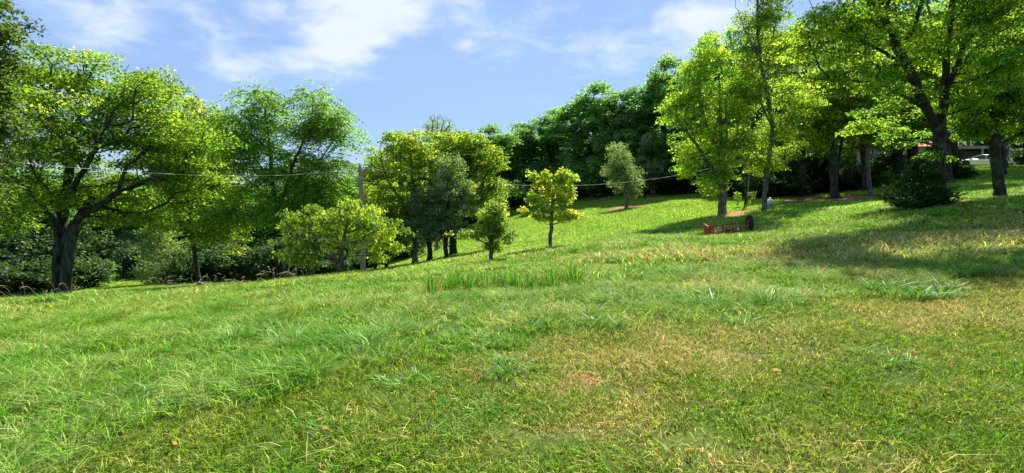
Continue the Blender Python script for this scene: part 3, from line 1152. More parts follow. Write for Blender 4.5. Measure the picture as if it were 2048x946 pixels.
hero('pear_tree', 26.5, 892, [(892, 519), (891, 490), (893, 460), (896, 400), (898, 320)], [[(891, 480), (878, 450), (862, 400), (850, 350)], [(892, 475), (915, 430), (930, 370)]],
     4.6, [(900, 330, 35, 45), (890, 380, 55, 45), (915, 410, 50, 45), (870, 430, 50, 38), (930, 380, 25, 45), (905, 455, 50, 22)], n_cl=250, cl_r=.34, n_leaf=18000, leaf_s=.085, leafmat=LEAF['grey'], bark=M_BARK_D, seed=11, low=1.2, shell=.6,
     label='grey-green pear tree with a broad oval crown and upright twigs on the slope')
hero('shade_tree', 29, 906, [(906, 513), (905, 480), (910, 440), (930, 380), (940, 310), (935, 270)], [[(908, 450), (950, 400), (975, 340)]], 7.5,
     [(930, 300, 50, 45), (965, 330, 50, 55), (900, 290, 40, 35), (970, 400, 45, 45)], n_cl=240, cl_r=.45, flat=.4, n_leaf=15000, leaf_s=.14, leafmat=LEAF['yellowish'], bark=M_BARK_D, seed=12, low=2.4, yelf=yel_base(.1, .8),
     label='tall yellow-green tree with a thick dark trunk behind the grey-green pear')
hero('young_tree', 18.5, 982, [(982, 523), (981, 500), (982, 480), (986, 440), (990, 405)], [[(981, 492), (955, 478, -.2), (925, 465, -.4), (900, 462, -.5)], [(982, 480), (1005, 460), (1025, 450)], [(983, 470), (965, 440, .3)]],
     4.6, [(992, 425, 24, 26), (985, 455, 36, 25), (1005, 470, 30, 20), (955, 470, 30, 12), (925, 468, 30, 8), (980, 490, 26, 10), (985, 440, 30, 35, .5)], n_cl=170, cl_r=.19, n_leaf=7500, leaf_s=.09, leafmat=LEAF['cherry'], bark=M_BARK_G, seed=13, low=.5, step=.2, yelf=yel_base(0, .6), rtip=.007,
     label='young green tree with one long low branch reaching left, before the grove')


def maple_y(c, rs):
    return .10 + .90 * rs.rand(len(c))


hero('maple_sapling', 21, 1100, [(1100, 498), (1101, 480), (1102, 455), (1103, 420), (1105, 380), (1108, 345)],
     [[(1102, 452), (1078, 440, -.2), (1055, 425, -.3), (1042, 415, -.4)], [(1102, 450), (1125, 443, .1), (1150, 435, .2)], [(1103, 430), (1085, 400, .3), (1068, 385, .4)], [(1104, 410), (1125, 370, -.2), (1145, 350, -.3)], [(1104, 400), (1090, 360), (1088, 342)]],
     4.2, [(1088, 350, 14, 14), (1125, 355, 24, 20), (1100, 375, 32, 24), (1130, 385, 26, 28), (1068, 392, 22, 12), (1100, 405, 34, 22), (1142, 430, 22, 10), (1110, 430, 40, 14), (1050, 415, 12, 8), (1145, 352, 9, 8), (1080, 430, 22, 8), (1062, 352, 8, 14)],
     n_cl=170, cl_r=.16, n_leaf=6800, leaf_s=.10, leafmat=LEAF['maple'], bark=M_BARK_G, seed=14, low=.8, step=.2, yelf=maple_y, width=.85, rtip=.007, flat=.7,
     label='small maple sapling with bright yellow and orange tipped leaves alone on the open slope')

hero('poplar_tree', 45, 1253, [(1256, 414), (1254, 390), (1252, 350), (1245, 300)], [], 3.2, [(1240, 320, 24, 40), (1255, 360, 28, 36), (1225, 350, 22, 30), (1262, 380, 16, 20)], n_cl=190, cl_r=.5, n_leaf=12000, leaf_s=.15, leafmat=LEAF['grey'], bark=M_BARK_G, seed=15, low=1.4, width=.4, shell=.7,
     label='wispy grey-green tree in a ring of bare mulch at the foot of the hillside woods')

# two grey-trunked trees behind the red implement
hero('elm_tree', 30.5, 1443, [(1443, 431), (1444, 405), (1445, 380), (1443, 320), (1442, 250), (1440, 180), (1436, 110), (1430, 70)],
     [[(1444, 380), (1420, 330, -.5), (1385, 280, -.8), (1350, 235, -1)], [(1443, 350), (1465, 300, .5), (1480, 240, .7), (1470, 170, .6)], [(1443, 320), (1410, 250, .5), (1395, 180, .6), (1400, 120, .5)], [(1443, 340), (1455, 280, -.8), (1450, 200, -1)]],
     8, [(1430, 100, 42, 35), (1400, 130, 40, 35), (1380, 190, 50, 45), (1350, 225, 35, 35), (1440, 180, 60, 60), (1400, 270, 55, 55), (1450, 290, 65, 60), (1430, 350, 48, 35), (1480, 200, 40, 60), (1375, 320, 35, 40), (1410, 385, 28, 14)],
     n_cl=430, cl_r=.50, flat=.35, n_leaf=38000, leaf_s=.115, leafmat=LEAF['elm'], bark=M_BARK_G, seed=16, low=1.4, limbs=5, yelf=yel_base(.15, .95),
     label='tall yellow-green tree with stout grey trunk behind the red implement')
hero('elm_tree', 30.1, 1527, [(1526, 423), (1529, 390), (1533, 340), (1540, 300), (1546, 260), (1540, 210), (1522, 140), (1515, 60), (1515, -60)],
     [[(1545, 265), (1560, 230, .3), (1580, 205, .6), (1620, 190, 1)], [(1534, 330), (1500, 300, -.5), (1475, 270, -.9)], [(1522, 140), (1545, 80, .4), (1560, 10, .6), (1570, -60, .6)], [(1520, 120), (1490, 60, -.4), (1470, 10, -.5)], [(1546, 260), (1520, 200, -.6), (1490, 170, -.7)]],
     5.0, [(1500, 50, 38, 45), (1540, 30, 45, 50), (1510, 130, 45, 40), (1560, 100, 45, 50), (1520, -50, 70, 50), (1560, 250, 42, 35), (1530, 330, 40, 30), (1590, 200, 50, 45), (1490, 190, 40, 40), (1500, 285, 40, 35), (1575, 300, 32, 26)],
     n_cl=380, cl_r=.50, flat=.35, n_leaf=34000, leaf_s=.115, leafmat=LEAF['green'], bark=M_BARK_G, seed=17, low=1.9, limbs=5, yelf=yel_base(.1, .9), shell=.65,
     label='tall forked tree with slender lichened trunk, white tank at its foot')

# big right tree whose limbs roof the right side
hero('oak_tree', 20.5, 1880, [(1877, 404), (1876, 360), (1877, 300), (1884, 240), (1890, 180), (1893, 110), (1902, 30), (1908, -60), (1905, -160)],
     [[(1880, 270), (1850, 210, -.3), (1820, 140, -.8), (1785, 70, -1.2), (1760, 10, -1.5), (1750, -80, -1.8)],
      [(1889, 190), (1915, 130, .3), (1935, 60, .6), (1955, -20, .9), (1980, -100, 1.2)],
      [(1860, 225), (1790, 180, -1.2), (1730, 160, -2.2), (1670, 165, -3), (1610, 150, -3.6)],
      [(1815, 130), (1740, 90, -2), (1680, 60, -2.6), (1610, 20, -3.2)], [(1893, 120), (1860, 40, 1.5), (1840, -50, 2)], [(1890, 170), (1950, 160, -1.5), (2010, 130, -2.6), (2070, 120, -3)]],
     11, [(1620, 60, 75, 60, -3), (1700, 60, 90, 60, -2.5), (1660, 150, 70, 50, -3), (1760, 20, 110, 80, -1.5), (1750, 150, 80, 55, -2), (1850, 90, 110, 70), (1950, 40, 110, 90), (1830, 190, 70, 45), (2010, 130, 80, 60, -2), (1920, 200, 60, 40), (1880, -100, 220, 90), (1650, -80, 120, 80, -2), (2020, -40, 100, 90), (1940, 130, 60, 60, 1), (1790, 260, 60, 40, 1), (1850, 310, 50, 30), (1900, -260, 170, 90, -5), (2080, -220, 170, 100, -5), (1740, -230, 120, 60, -4), (1650, -150, 100, 60, -3.5), (1955, 245, 50, 30, 2), (1720, 250, 50, 30, 2)],
     n_cl=950, cl_r=.52, flat=.3, n_leaf=92000, leaf_s=.108, leafmat=LEAF['green'], bark=M_BARK_D, seed=18, low=2.0, limbs=6, yelf=yel_base(0, .95), shell=.75,
     label='largest tree on the right, thick trunk rising behind the dark bushy cedar')
hero('oak_tree', 22.5, 1998, [(2002, 389), (1996, 350), (1990, 300), (1988, 230), (1995, 150), (2010, 50)],
     [[(1990, 290), (1960, 240, -.5), (1930, 210, -1)], [(1988, 230), (2040, 170, -.6), (2090, 140, -1)]],
     9, [(1990, 190, 70, 50), (1950, 250, 50, 30), (2050, 230, 70, 45), (2010, 110, 90, 70), (2070, 60, 90, 90), (1955, 262, 30, 14), (2060, 262, 30, 14)],
     n_cl=420, cl_r=.5, n_leaf=40000, leaf_s=.125, leafmat=LEAF['green'], bark=M_BARK_D, seed=19, low=2.2, limbs=4, yelf=yel_base(0, .7),
     label='black-trunked tree standing right in front of the white car')
hero('elm_tree', 33, 1668, [(1668, 398), (1666, 350), (1668, 300), (1664, 250), (1655, 190)], [[(1667, 380), (1676, 330), (1684, 280), (1700, 220)], [(1667, 300), (1640, 260), (1625, 230)]],
     8, [(1640, 230, 45, 35), (1690, 240, 45, 35), (1660, 270, 40, 22), (1610, 270, 30, 20), (1660, 180, 60, 45)], n_cl=260, cl_r=.5, n_leaf=24000, leaf_s=.15, leafmat=LEAF['yellowish'], bark=M_BARK_D, seed=20, low=2.6, yelf=yel_base(.3, 1),
     label='dark double trunk with bright yellow leaves on the brown bank before the house')
hero('thin_tree', 33, 1738, [(1740, 393), (1738, 350), (1735, 300), (1738, 240), (1742, 180)], [[(1737, 330), (1750, 290), (1765, 250)]],
     4, [(1740, 230, 45, 40), (1760, 270, 35, 25), (1720, 190, 40, 40)], n_cl=180, cl_r=.5, n_leaf=14000, leaf_s=.14, leafmat=LEAF['green'], bark=M_BARK_G, seed=21, low=2.8, yelf=yel_base(.1, .8),
     label='thin pale-barked tree on the brown bank between the double-trunked tree and the cedar')
for k, (px, D, r, sd) in enumerate([(1728, 37, 7.5, 31), (1793, 38, 9, 32), (1823, 39, 9, 33), (1889, 35, 9, 34), (1604, 39, 6, 35), (2058, 37, 9, 36), (2120, 46, 10, 37), (1997, 47, 6, 38), (1700, 47, 8, 39), (1896, 51, 8, 40), (2065, 51, 9, 43), (1999, 55, 6, 44), (1906, 44, 6, 45), (2056, 46, 7, 46), (1998, 41, 6, 47)]):  # the last ones are added trees that cast shade on the right bank
    b0 = on_ground(px, D)
    pb = 380 - (b0[2] - 1.6) / D * FPX
    hero('wood_edge_tree', D, px, [(px, pb), (px + 2, pb - 60), (px - 3, pb - 130), (px + 4, pb - 220), (px, pb - 300)], [[(px, pb - 110), (px + 30, pb - 160), (px + 50, pb - 200)], [(px - 2, pb - 120), (px - 30, pb - 170)]],
         r, [(px, pb - 230, 70, 60), (px - 40, pb - 150, 45, 35), (px + 45, pb - 160, 45, 35), (px + 10, pb - 110, 50, 26), (px - 30, pb - (85 if k < 3 else 120), 40, 18), (px + 45, pb - 115, 50, 26), (px - 60, pb - 125, 50, 26), (px, pb - 300, 90, 60)] + ([(px, pb - 260, 130, 70), (px - 50, pb - 140, 60, 30)] if k in (3, 5, 6, 7, 9, 10, 11) else [(px, pb - 250, 150, 55), (px - 60, pb - 190, 90, 35), (px + 50, pb - 170, 70, 35)] if k > 11 else []), n_cl=260, cl_r=.6, n_leaf=15000, leaf_s=.17, leafmat=LEAF['green'], bark=M_BARK_D, seed=sd, low=2.8, limbs=2, yelf=yel_base(0, .6),  # extra wide lobes by index are shaped to shade the bank
         label=['straight black trunk right beside the pale thin tree at the wood edge', 'thick black trunk left of the pair behind the dark cedar', 'thick black trunk just behind the left edge of the largest oak',
                'dark trunk between the largest oak and the open carport', 'dark tree at the shaded wood edge right of the slender forked elm', 'dark trunk at the very right edge of the view', 'dark tree just outside the right edge by the driveway',
                'dark trunk hidden behind the black trunk before the car', 'dark trunk standing directly before the house wall', 'dark trunk at the left end of the pale driveway', 'dark tree beside the tail of the white sedan', 'dark trunk just in front of the middle of the white sedan', 'slim dark trunk on the shaded bank left of the white sedan', 'slim dark trunk on the shaded bank below the sedan tail', 'slim dark trunk hidden behind the black trunk on the shaded bank'][k], group='dark trees at the edge of the right-hand wood')

# dark tree leaning in at the left frame edge
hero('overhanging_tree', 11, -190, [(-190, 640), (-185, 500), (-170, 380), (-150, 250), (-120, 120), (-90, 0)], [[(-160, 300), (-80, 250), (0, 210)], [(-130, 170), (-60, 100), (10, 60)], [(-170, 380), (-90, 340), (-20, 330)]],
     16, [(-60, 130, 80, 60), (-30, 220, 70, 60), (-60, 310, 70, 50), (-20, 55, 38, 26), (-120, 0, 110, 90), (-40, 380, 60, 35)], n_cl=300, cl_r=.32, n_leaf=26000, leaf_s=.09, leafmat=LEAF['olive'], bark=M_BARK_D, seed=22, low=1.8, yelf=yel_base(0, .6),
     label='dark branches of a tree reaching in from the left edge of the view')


# ---------------------------------------------------------------- conifers and shrubs
def conifer(name, D, px, hpx, wpx, label, leafmat, nb=170, nl=9000, seed=1, ls=.10, skirt=0.02, fat=.7, group=None):
    rs = np.random.RandomState(seed)
    b = on_ground(px, D)
    H, Wd = hpx * D / FPX, wpx * D / FPX / 2
    root = empty(name, b, label, 'evergreen shrub', group)
    f = rs.rand(nb) ** 1.15
    az = rs.rand(nb) * 6.283
    prof = np.minimum(1, (1 - f) * 1.35 + .04) ** fat * (0.6 + .4 * np.minimum(1, f / .12))
    rr = Wd * prof * (.75 + .5 * rs.rand(nb))
    tips = np.stack([np.cos(az) * rr, np.sin(az) * rr, (skirt + f * (1 - skirt)) * H + .05 * H], 1)
    parts = [(np.array([[0, 0, -.05], [0.01, 0, H * .5], [0, .01, H]]), np.array([H * .022, H * .014, .006]))]
    starts = np.stack([tips[:, 0] * .05, tips[:, 1] * .05, np.maximum(tips[:, 2] - rr * .35, .03)], 1)
    for s, t in zip(starts, tips):
        parts.append((np.array([s, (s + t) / 2 + [0, 0, -.03], t]), np.array([.014, .009, .003])))
    V, F = tube_mesh(parts)
    link('trunk', mesh_np('trunk', V, F, M_BARK_D), root)
    n = nl
    k = rs.randint(0, nb, n)
    u = rs.rand(n) ** .6
    spread = .16 * H * .35 * (1.2 - u * .6)
    pos = starts[k] + (tips[k] - starts[k]) * u[:, None] + rs.randn(n, 3) * spread[:, None] * np.array([1, 1, .55])
    d = (tips[k] - starts[k]) + rs.randn(n, 3) * .25 * Wd
    d[:, 2] += .1 * Wd
    d /= np.linalg.norm(d, axis=1)[:, None]
    V, F = leaf_quads(pos, d, rs.randn(n, 3) + np.array([0, 0, .6]), ls * (.6 + .8 * rs.rand(n)), .3, rs)
    at = np.zeros((n, 4, 3))
    at[:, :, 0] = rs.rand(nb)[k][:, None]
    at[:, :, 1] = rs.rand(n)[:, None]
    at[:, :, 2] = (rs.rand(nb) * .7)[k][:, None]
    link('crown', mesh_np('crown', V, [F], leafmat, {'leaf': at.reshape(-1, 3)}), root)
    return root


conifer('cedar_shrub', 19, 1832, 92, 112, 'dark bushy cedar at the foot of the largest oak, branches sweeping the grass', LEAF['cedar'], 150, 9000, 41, .12, fat=.8)
conifer('cedar_shrub', 31, 318, 135, 78, 'narrow dark cedar in the hollow right of the big double-trunked tree', LEAF['grey'], 190, 11000, 42, .14, fat=.5)

# bushes: two shared shapes copied and scaled ----------------------------------
def bush_proto(seed, mat, nl, ls):
    rs = np.random.RandomState(seed)
    lob = [(rs.uniform(-.7, .7), rs.uniform(-.6, .6), rs.uniform(.35, .95), rs.uniform(.4, .75), rs.uniform(.4, .7), rs.uniform(.35, .6)) for _ in range(7)]
    cl = sample_lobes(lob, 120, rs, .45)
    cl = cl[cl[:, 2] > .05]
    parts = []
    for c in cl[::3]:
        parts.append((np.array([[0, 0, -.05], [c[0] * .4, c[1] * .4, c[2] * .6], c]), np.array([.03, .018, .006])))
    V, F = tube_mesh(parts)
    st = mesh_np('stems', V, F, M_BARK_D)
    R = .2 * (.6 + .8 * rs.rand(len(cl)))
    V, F, at = foliage(cl, R, nl, ls, rs, 'broad', rs.rand(len(cl)) * .6, .6, .7, .15)
    return st, mesh_np('foliage', V, [F], mat, {'leaf': at})


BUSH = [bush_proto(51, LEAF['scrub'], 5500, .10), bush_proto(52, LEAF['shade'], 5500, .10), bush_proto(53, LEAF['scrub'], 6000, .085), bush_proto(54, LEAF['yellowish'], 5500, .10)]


def bush(px, D, hm, wm, kind, label, group='bushes along the foot of the woods'):
    b = on_ground(px, D)
    root = empty('bush', b, label, 'bush', group, rz=random.uniform(0, 6.28))
    root.scale = (wm, wm, hm)
    link('stem', BUSH[kind][0], root)
    link('foliage', BUSH[kind][1], root)
    return root


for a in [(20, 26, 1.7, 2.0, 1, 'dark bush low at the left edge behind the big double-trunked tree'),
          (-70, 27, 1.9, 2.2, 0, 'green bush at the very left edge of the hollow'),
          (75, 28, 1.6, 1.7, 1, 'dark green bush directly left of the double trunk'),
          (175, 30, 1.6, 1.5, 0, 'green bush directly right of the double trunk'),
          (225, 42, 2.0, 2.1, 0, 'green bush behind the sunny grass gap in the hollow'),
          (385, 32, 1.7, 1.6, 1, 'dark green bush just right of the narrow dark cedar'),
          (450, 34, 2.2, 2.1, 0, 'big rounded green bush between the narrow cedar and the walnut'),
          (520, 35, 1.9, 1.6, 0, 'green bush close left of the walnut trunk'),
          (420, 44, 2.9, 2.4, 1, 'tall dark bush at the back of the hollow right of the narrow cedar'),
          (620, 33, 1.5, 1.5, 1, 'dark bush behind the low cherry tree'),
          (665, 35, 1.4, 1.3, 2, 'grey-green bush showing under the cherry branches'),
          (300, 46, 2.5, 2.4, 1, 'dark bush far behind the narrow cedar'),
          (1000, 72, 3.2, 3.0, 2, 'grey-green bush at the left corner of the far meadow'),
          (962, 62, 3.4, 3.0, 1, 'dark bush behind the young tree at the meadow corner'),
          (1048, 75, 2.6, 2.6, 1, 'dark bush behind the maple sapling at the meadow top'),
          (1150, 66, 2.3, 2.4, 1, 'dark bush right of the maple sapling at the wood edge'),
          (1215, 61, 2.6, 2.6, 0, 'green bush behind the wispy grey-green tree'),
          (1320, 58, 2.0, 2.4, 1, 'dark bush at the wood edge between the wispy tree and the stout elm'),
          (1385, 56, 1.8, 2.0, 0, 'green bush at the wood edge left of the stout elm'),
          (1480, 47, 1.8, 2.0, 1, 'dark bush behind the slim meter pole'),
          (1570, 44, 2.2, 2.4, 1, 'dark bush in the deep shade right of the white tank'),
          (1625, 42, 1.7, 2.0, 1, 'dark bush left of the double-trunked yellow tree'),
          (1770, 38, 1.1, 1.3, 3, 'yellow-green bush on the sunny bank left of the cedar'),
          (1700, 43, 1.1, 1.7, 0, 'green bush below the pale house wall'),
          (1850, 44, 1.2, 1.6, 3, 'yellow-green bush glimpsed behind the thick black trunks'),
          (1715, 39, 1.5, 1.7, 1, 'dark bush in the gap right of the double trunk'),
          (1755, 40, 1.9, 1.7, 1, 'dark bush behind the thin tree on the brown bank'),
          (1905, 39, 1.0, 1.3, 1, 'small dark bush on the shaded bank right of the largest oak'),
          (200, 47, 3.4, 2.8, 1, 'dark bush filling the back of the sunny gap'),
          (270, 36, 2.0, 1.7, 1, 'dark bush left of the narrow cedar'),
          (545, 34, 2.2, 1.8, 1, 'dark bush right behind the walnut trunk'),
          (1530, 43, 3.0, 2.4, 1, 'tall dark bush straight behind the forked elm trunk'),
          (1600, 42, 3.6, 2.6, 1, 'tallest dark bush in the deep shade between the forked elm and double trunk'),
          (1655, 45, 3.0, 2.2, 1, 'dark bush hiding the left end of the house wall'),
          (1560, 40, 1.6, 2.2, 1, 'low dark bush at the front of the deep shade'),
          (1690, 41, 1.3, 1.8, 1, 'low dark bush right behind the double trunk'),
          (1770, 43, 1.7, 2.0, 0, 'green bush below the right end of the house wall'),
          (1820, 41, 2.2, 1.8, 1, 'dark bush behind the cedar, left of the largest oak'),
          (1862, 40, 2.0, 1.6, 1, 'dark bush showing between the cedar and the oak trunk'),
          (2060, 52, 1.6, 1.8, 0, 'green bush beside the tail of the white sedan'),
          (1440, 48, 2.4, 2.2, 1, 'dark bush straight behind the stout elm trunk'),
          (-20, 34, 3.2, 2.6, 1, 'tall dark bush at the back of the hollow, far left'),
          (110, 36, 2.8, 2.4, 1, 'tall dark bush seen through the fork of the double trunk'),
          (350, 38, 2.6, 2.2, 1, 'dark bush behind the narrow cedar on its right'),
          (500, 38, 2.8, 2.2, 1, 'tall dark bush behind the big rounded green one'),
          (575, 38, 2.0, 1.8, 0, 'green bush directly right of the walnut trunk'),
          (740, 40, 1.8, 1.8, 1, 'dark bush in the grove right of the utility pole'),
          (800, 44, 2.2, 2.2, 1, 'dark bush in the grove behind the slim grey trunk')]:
    bush(*a)


# ---------------------------------------------------------------- woods: shared crown shapes, individual copies
def wood_proto(seed, mat, H, wid, n_cl, nl, ls, low_f=.18, shell=.42, style='broad', yel=.4):
    rs = np.random.RandomState(seed)
    lob = []
    for i in range(9):
        f = rs.uniform(low_f + .12, .88)
        pr = wid * (1 - max(0, f - .55) * 1.5) * .62
        a = rs.rand() * 6.28
        lob.append((math.cos(a) * pr * .55, math.sin(a) * pr * .55, f * H, pr * rs.uniform(.6, .9), pr * rs.uniform(.6, .9), H * rs.uniform(.09, .15)))
    lob.append((0, 0, H * .9, wid * .3, wid * .3, H * .1))
    cl = sample_lobes(lob, n_cl, rs, shell)
    path = [np.array([0, 0, -.3]), np.array([rs.randn() * .1, rs.randn() * .1, H * .4]), np.array([rs.randn() * .3, rs.randn() * .3, H * .85])]
    NA, par, rad, fixed, wgt = skeleton([path], cl, H * .016, rs, low=H * low_f, rtip=.02, step=1.0)
    keep = [(NA[c], rad[c]) for c, at, lv in chains(NA, par, rad, wgt) if rad[c].max() > .035]
    V, F = tube_mesh(keep)
    tm = mesh_np('trunk', V, F, M_BARK_D, smooth=True)
    R = wid * .12 * (.6 + .9 * rs.rand(len(cl)))
    V, F, at = foliage(cl, R, nl, ls, rs, style, rs.rand(len(cl)) * yel, .7, .6, .15)
    return tm, mesh_np('crown', V, [F], mat, {'leaf': at}), H


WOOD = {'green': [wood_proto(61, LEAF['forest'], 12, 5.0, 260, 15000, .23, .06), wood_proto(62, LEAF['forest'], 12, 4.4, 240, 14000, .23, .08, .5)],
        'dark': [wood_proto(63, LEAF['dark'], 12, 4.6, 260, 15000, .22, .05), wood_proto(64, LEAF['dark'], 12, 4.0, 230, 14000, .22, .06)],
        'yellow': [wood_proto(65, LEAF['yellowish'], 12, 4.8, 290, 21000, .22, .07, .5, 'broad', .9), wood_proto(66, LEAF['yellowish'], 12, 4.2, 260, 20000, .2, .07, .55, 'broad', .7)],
        'grey': [wood_proto(67, LEAF['grey'], 12, 4.2, 240, 18000, .2, .05)]}


def wood_tree(x, y, H, kind, label, group, wide=1.0, k=0):
    tm, cm_, H0 = WOOD[kind][k % len(WOOD[kind])]
    root = empty('woodland_tree', (x, y, gz1(x, y) - .1), label, 'tree', group, rz=random.uniform(0, 6.28))
    s = H / H0
    root.scale = (s * wide, s * wide, s)
    link('trunk', tm, root)
    link('crown', cm_, root)
    return root


def wood_px(px, D, ytop, kind, label, group, wide=1.0, k=0):
    x = P(px, 400, D)[0]
    H = P(px, ytop, D)[2] - gz1(x, D)
    return wood_tree(x, D, max(H, 2.5), kind, label, group, wide, k)


G_EDGE = 'front trees of the hillside woods'
for i, (px, D, yt, kind, wide, lab) in enumerate([
    (812, 50, 262, 'yellow', 1.0, 'yellow-green tree topping the grove just right of the utility pole'),
    (735, 47, 318, 'dark', 1.0, 'dark rounded tree peeping over behind the utility pole'),
    (905, 58, 258, 'yellow', 1.1, 'yellow-green tree beside the bare-topped tree in the grove'),
    (945, 62, 250, 'yellow', 1.1, 'yellow-green tree behind the pear crown, right of the bare twigs'),
    (985, 70, 248, 'green', 1.0, 'green tree where the grove meets the hillside woods'),
    (1012, 76, 262, 'green', 1.0, 'green tree at the lowest dip of the tree line'),
    (1045, 77, 244, 'green', 1.1, 'green tree left above the maple sapling'),
    (1080, 76, 232, 'dark', 1.0, 'dark green tree directly above the maple sapling'),
    (1112, 73, 215, 'green', 1.0, 'green tree right above the maple sapling'),
    (1148, 68, 196, 'green', 1.0, 'green tree on the rising tree line left of the broad hillside crown'),
    (1190, 65, 165, 'green', 1.05, 'broad green crown with the flat top on the hillside, left of the wispy tree'),
    (1225, 62, 176, 'green', .95, 'green crown directly above the wispy grey-green tree'),
    (1262, 60, 172, 'dark', .95, 'dark crown right above the wispy grey-green tree'),
    (1296, 58, 150, 'green', .9, 'green crown left of the tallest hillside crown'),
    (1328, 58, 112, 'green', .75, 'tallest pointed crown on the hillside skyline'),
    (1290, 54, 262, 'grey', .8, 'grey-green drooping tree at the wood edge between the wispy tree and the stout elm'),
    (1362, 57, 150, 'dark', .85, 'dark crown just left of the stout elm'),
    (1410, 55, 190, 'dark', .9, 'dark crown behind the stout elm')]):
    wood_px(px, D, yt, kind, lab, G_EDGE, wide * 1.34, i)

# skyline behind the left side
G_LEFT = 'trees of the wood behind the hollow'
for i, (px, D, yt, kind, wide, lab) in enumerate([
    (-60, 40, 330, 'green', 1.5, 'green woodland tree at the far left edge of the hollow'),
    (30, 42, 322, 'dark', 1.5, 'dark woodland tree left behind the double trunk'),
    (95, 44, 335, 'green', 1.5, 'green woodland tree straight behind the double trunk'),
    (165, 46, 330, 'dark', 1.5, 'dark woodland tree right behind the double trunk'),
    (250, 47, 340, 'green', 1.4, 'green woodland tree above the sunny gap of the hollow'),
    (330, 46, 345, 'dark', 1.4, 'dark woodland tree behind the narrow cedar'),
    (400, 42, 355, 'yellow', 1.4, 'yellow-green woodland tree right of the narrow cedar'),
    (460, 43, 368, 'green', 1.4, 'green woodland tree left behind the walnut'),
    (525, 42, 385, 'dark', 1.4, 'dark woodland tree straight behind the walnut trunk'),
    (590, 40, 340, 'green', 1.3, 'green woodland tree behind the right half of the walnut'),
    (650, 42, 345, 'green', 1.2, 'green woodland tree between the walnut and the utility pole'),
    (700, 42, 340, 'green', 1.1, 'green woodland tree directly left of the utility pole top')]):
    wood_px(px, D, yt, kind, lab, G_LEFT, wide, i)

for i, (px, D, yt, kind, wide, lab) in enumerate([
    (-90, 35, 395, 'dark', 1.6, 'low dark woodland tree closing the hollow beyond the left edge'),
    (-20, 37, 405, 'green', 1.6, 'low green woodland tree at the left edge of the hollow'),
    (60, 37, 400, 'dark', 1.6, 'low dark woodland tree just left behind the double trunk'),
    (140, 42, 410, 'green', 1.6, 'low green woodland tree just right behind the double trunk'),
    (290, 41, 420, 'dark', 1.6, 'low dark woodland tree at the right end of the sunny gap'),
    (370, 38, 420, 'green', 1.6, 'low green woodland tree right behind the narrow cedar'),
    (430, 38, 415, 'dark', 1.6, 'low dark woodland tree above the big rounded green bush'),
    (500, 39, 425, 'green', 1.6, 'low green woodland tree left of the walnut trunk'),
    (600, 37, 430, 'dark', 1.5, 'low dark woodland tree behind the left half of the cherry'),
    (660, 38, 425, 'green', 1.5, 'low green woodland tree behind the right half of the cherry'),
    (480, 50, 372, 'dark', 1.5, 'dark woodland tree under the sky gap left of the walnut')]):
    wood_px(px, D, yt, kind, lab, G_LEFT, wide * 1.3, i)

# deeper rows, nothing tells these apart
rs_w = np.random.RandomState(99)
prof_px = [-200, 0, 350, 560, 700, 800, 900, 1000, 1060, 1120, 1180, 1240, 1300, 1340, 1400, 1500, 1700, 2100]
prof_y = [335, 335, 345, 378, 345, 290, 270, 262, 240, 216, 185, 180, 140, 125, 60, 20, 20, 20]
cnt = 0
for row, dd in enumerate((6, 13, 24)):
    for px in np.arange(-150 + row * 13, 2250, 52 + row * 8):
        px = px + rs_w.uniform(-16, 16)
        e = np.interp(px, [a[0] for a in FOREST_EDGE], [a[1] for a in FOREST_EDGE])
        D = e + dd + rs_w.uniform(-2, 2)
        if 1585 < px < 2100 and row < 2: continue
        if px > 1585: D = max(D, 78)
        yt = np.interp(px, prof_px, prof_y) + rs_w.uniform(4, 26)
        x = P(px, 400, D)[0]
        H = min(P(px, yt, D)[2] - gz1(x, D), 26)
        if px > 960: H *= (1.0, .85, .8)[row]
        if H < 3: continue
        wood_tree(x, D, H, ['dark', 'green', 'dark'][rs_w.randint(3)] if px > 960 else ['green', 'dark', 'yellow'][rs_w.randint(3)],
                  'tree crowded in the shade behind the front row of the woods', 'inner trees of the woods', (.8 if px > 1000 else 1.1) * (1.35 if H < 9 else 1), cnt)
        cnt += 1
# shaded wood on the right between the meter pole and the house
for i, (px, D, yt, kind, lab) in enumerate([
    (1470, 51, 120, 'dark', 'dark tree of the shaded wood behind the meter pole'),
    (1530, 49, 150, 'dark', 'dark tree of the shaded wood behind the forked elm'),
    (1585, 47, 190, 'dark', 'dark tree of the shaded wood right of the forked elm'),
    (1630, 50, 210, 'green', 'green tree hiding the left end of the house'),
    (1450, 60, 90, 'green', 'green tree rising behind the stout elm crown'),
    (1560, 56, 60, 'dark', 'dark tree rising behind the forked elm crown'),
    (1690, 72, 60, 'dark', 'dark tree behind the roof of the house'),
    (1780, 74, 70, 'green', 'green tree behind the right end of the house'),
    (1870, 76, 70, 'dark', 'dark tree behind the carport'),
    (1960, 74, 80, 'green', 'green tree behind the white car'),
    (2040, 70, 90, 'dark', 'dark tree behind the trunk of the white car'),
    (2130, 62, 60, 'green', 'green tree just beyond the right edge')]):
    wood_px(px, D, yt, kind, lab, 'trees of the shaded wood on the right', 1.0, i)

# sparse bare-topped tree in the grove
hero('bare_topped_tree', 44, 872, [(880, 500), (878, 400), (876, 320), (874, 270), (875, 232)], [[(876, 300), (860, 265), (850, 245)], [(875, 290), (895, 255), (902, 240)]],
     3.5, [(873, 245, 26, 20), (855, 265, 22, 20), (895, 262, 22, 24)], n_cl=110, cl_r=.5, n_leaf=1700, leaf_s=.13, leafmat=LEAF['cherry'], bark=M_BARK_Y, seed=24, low=6, step=.6, rtip=.02,
     label='nearly bare twiggy treetop standing above the yellow-green grove')


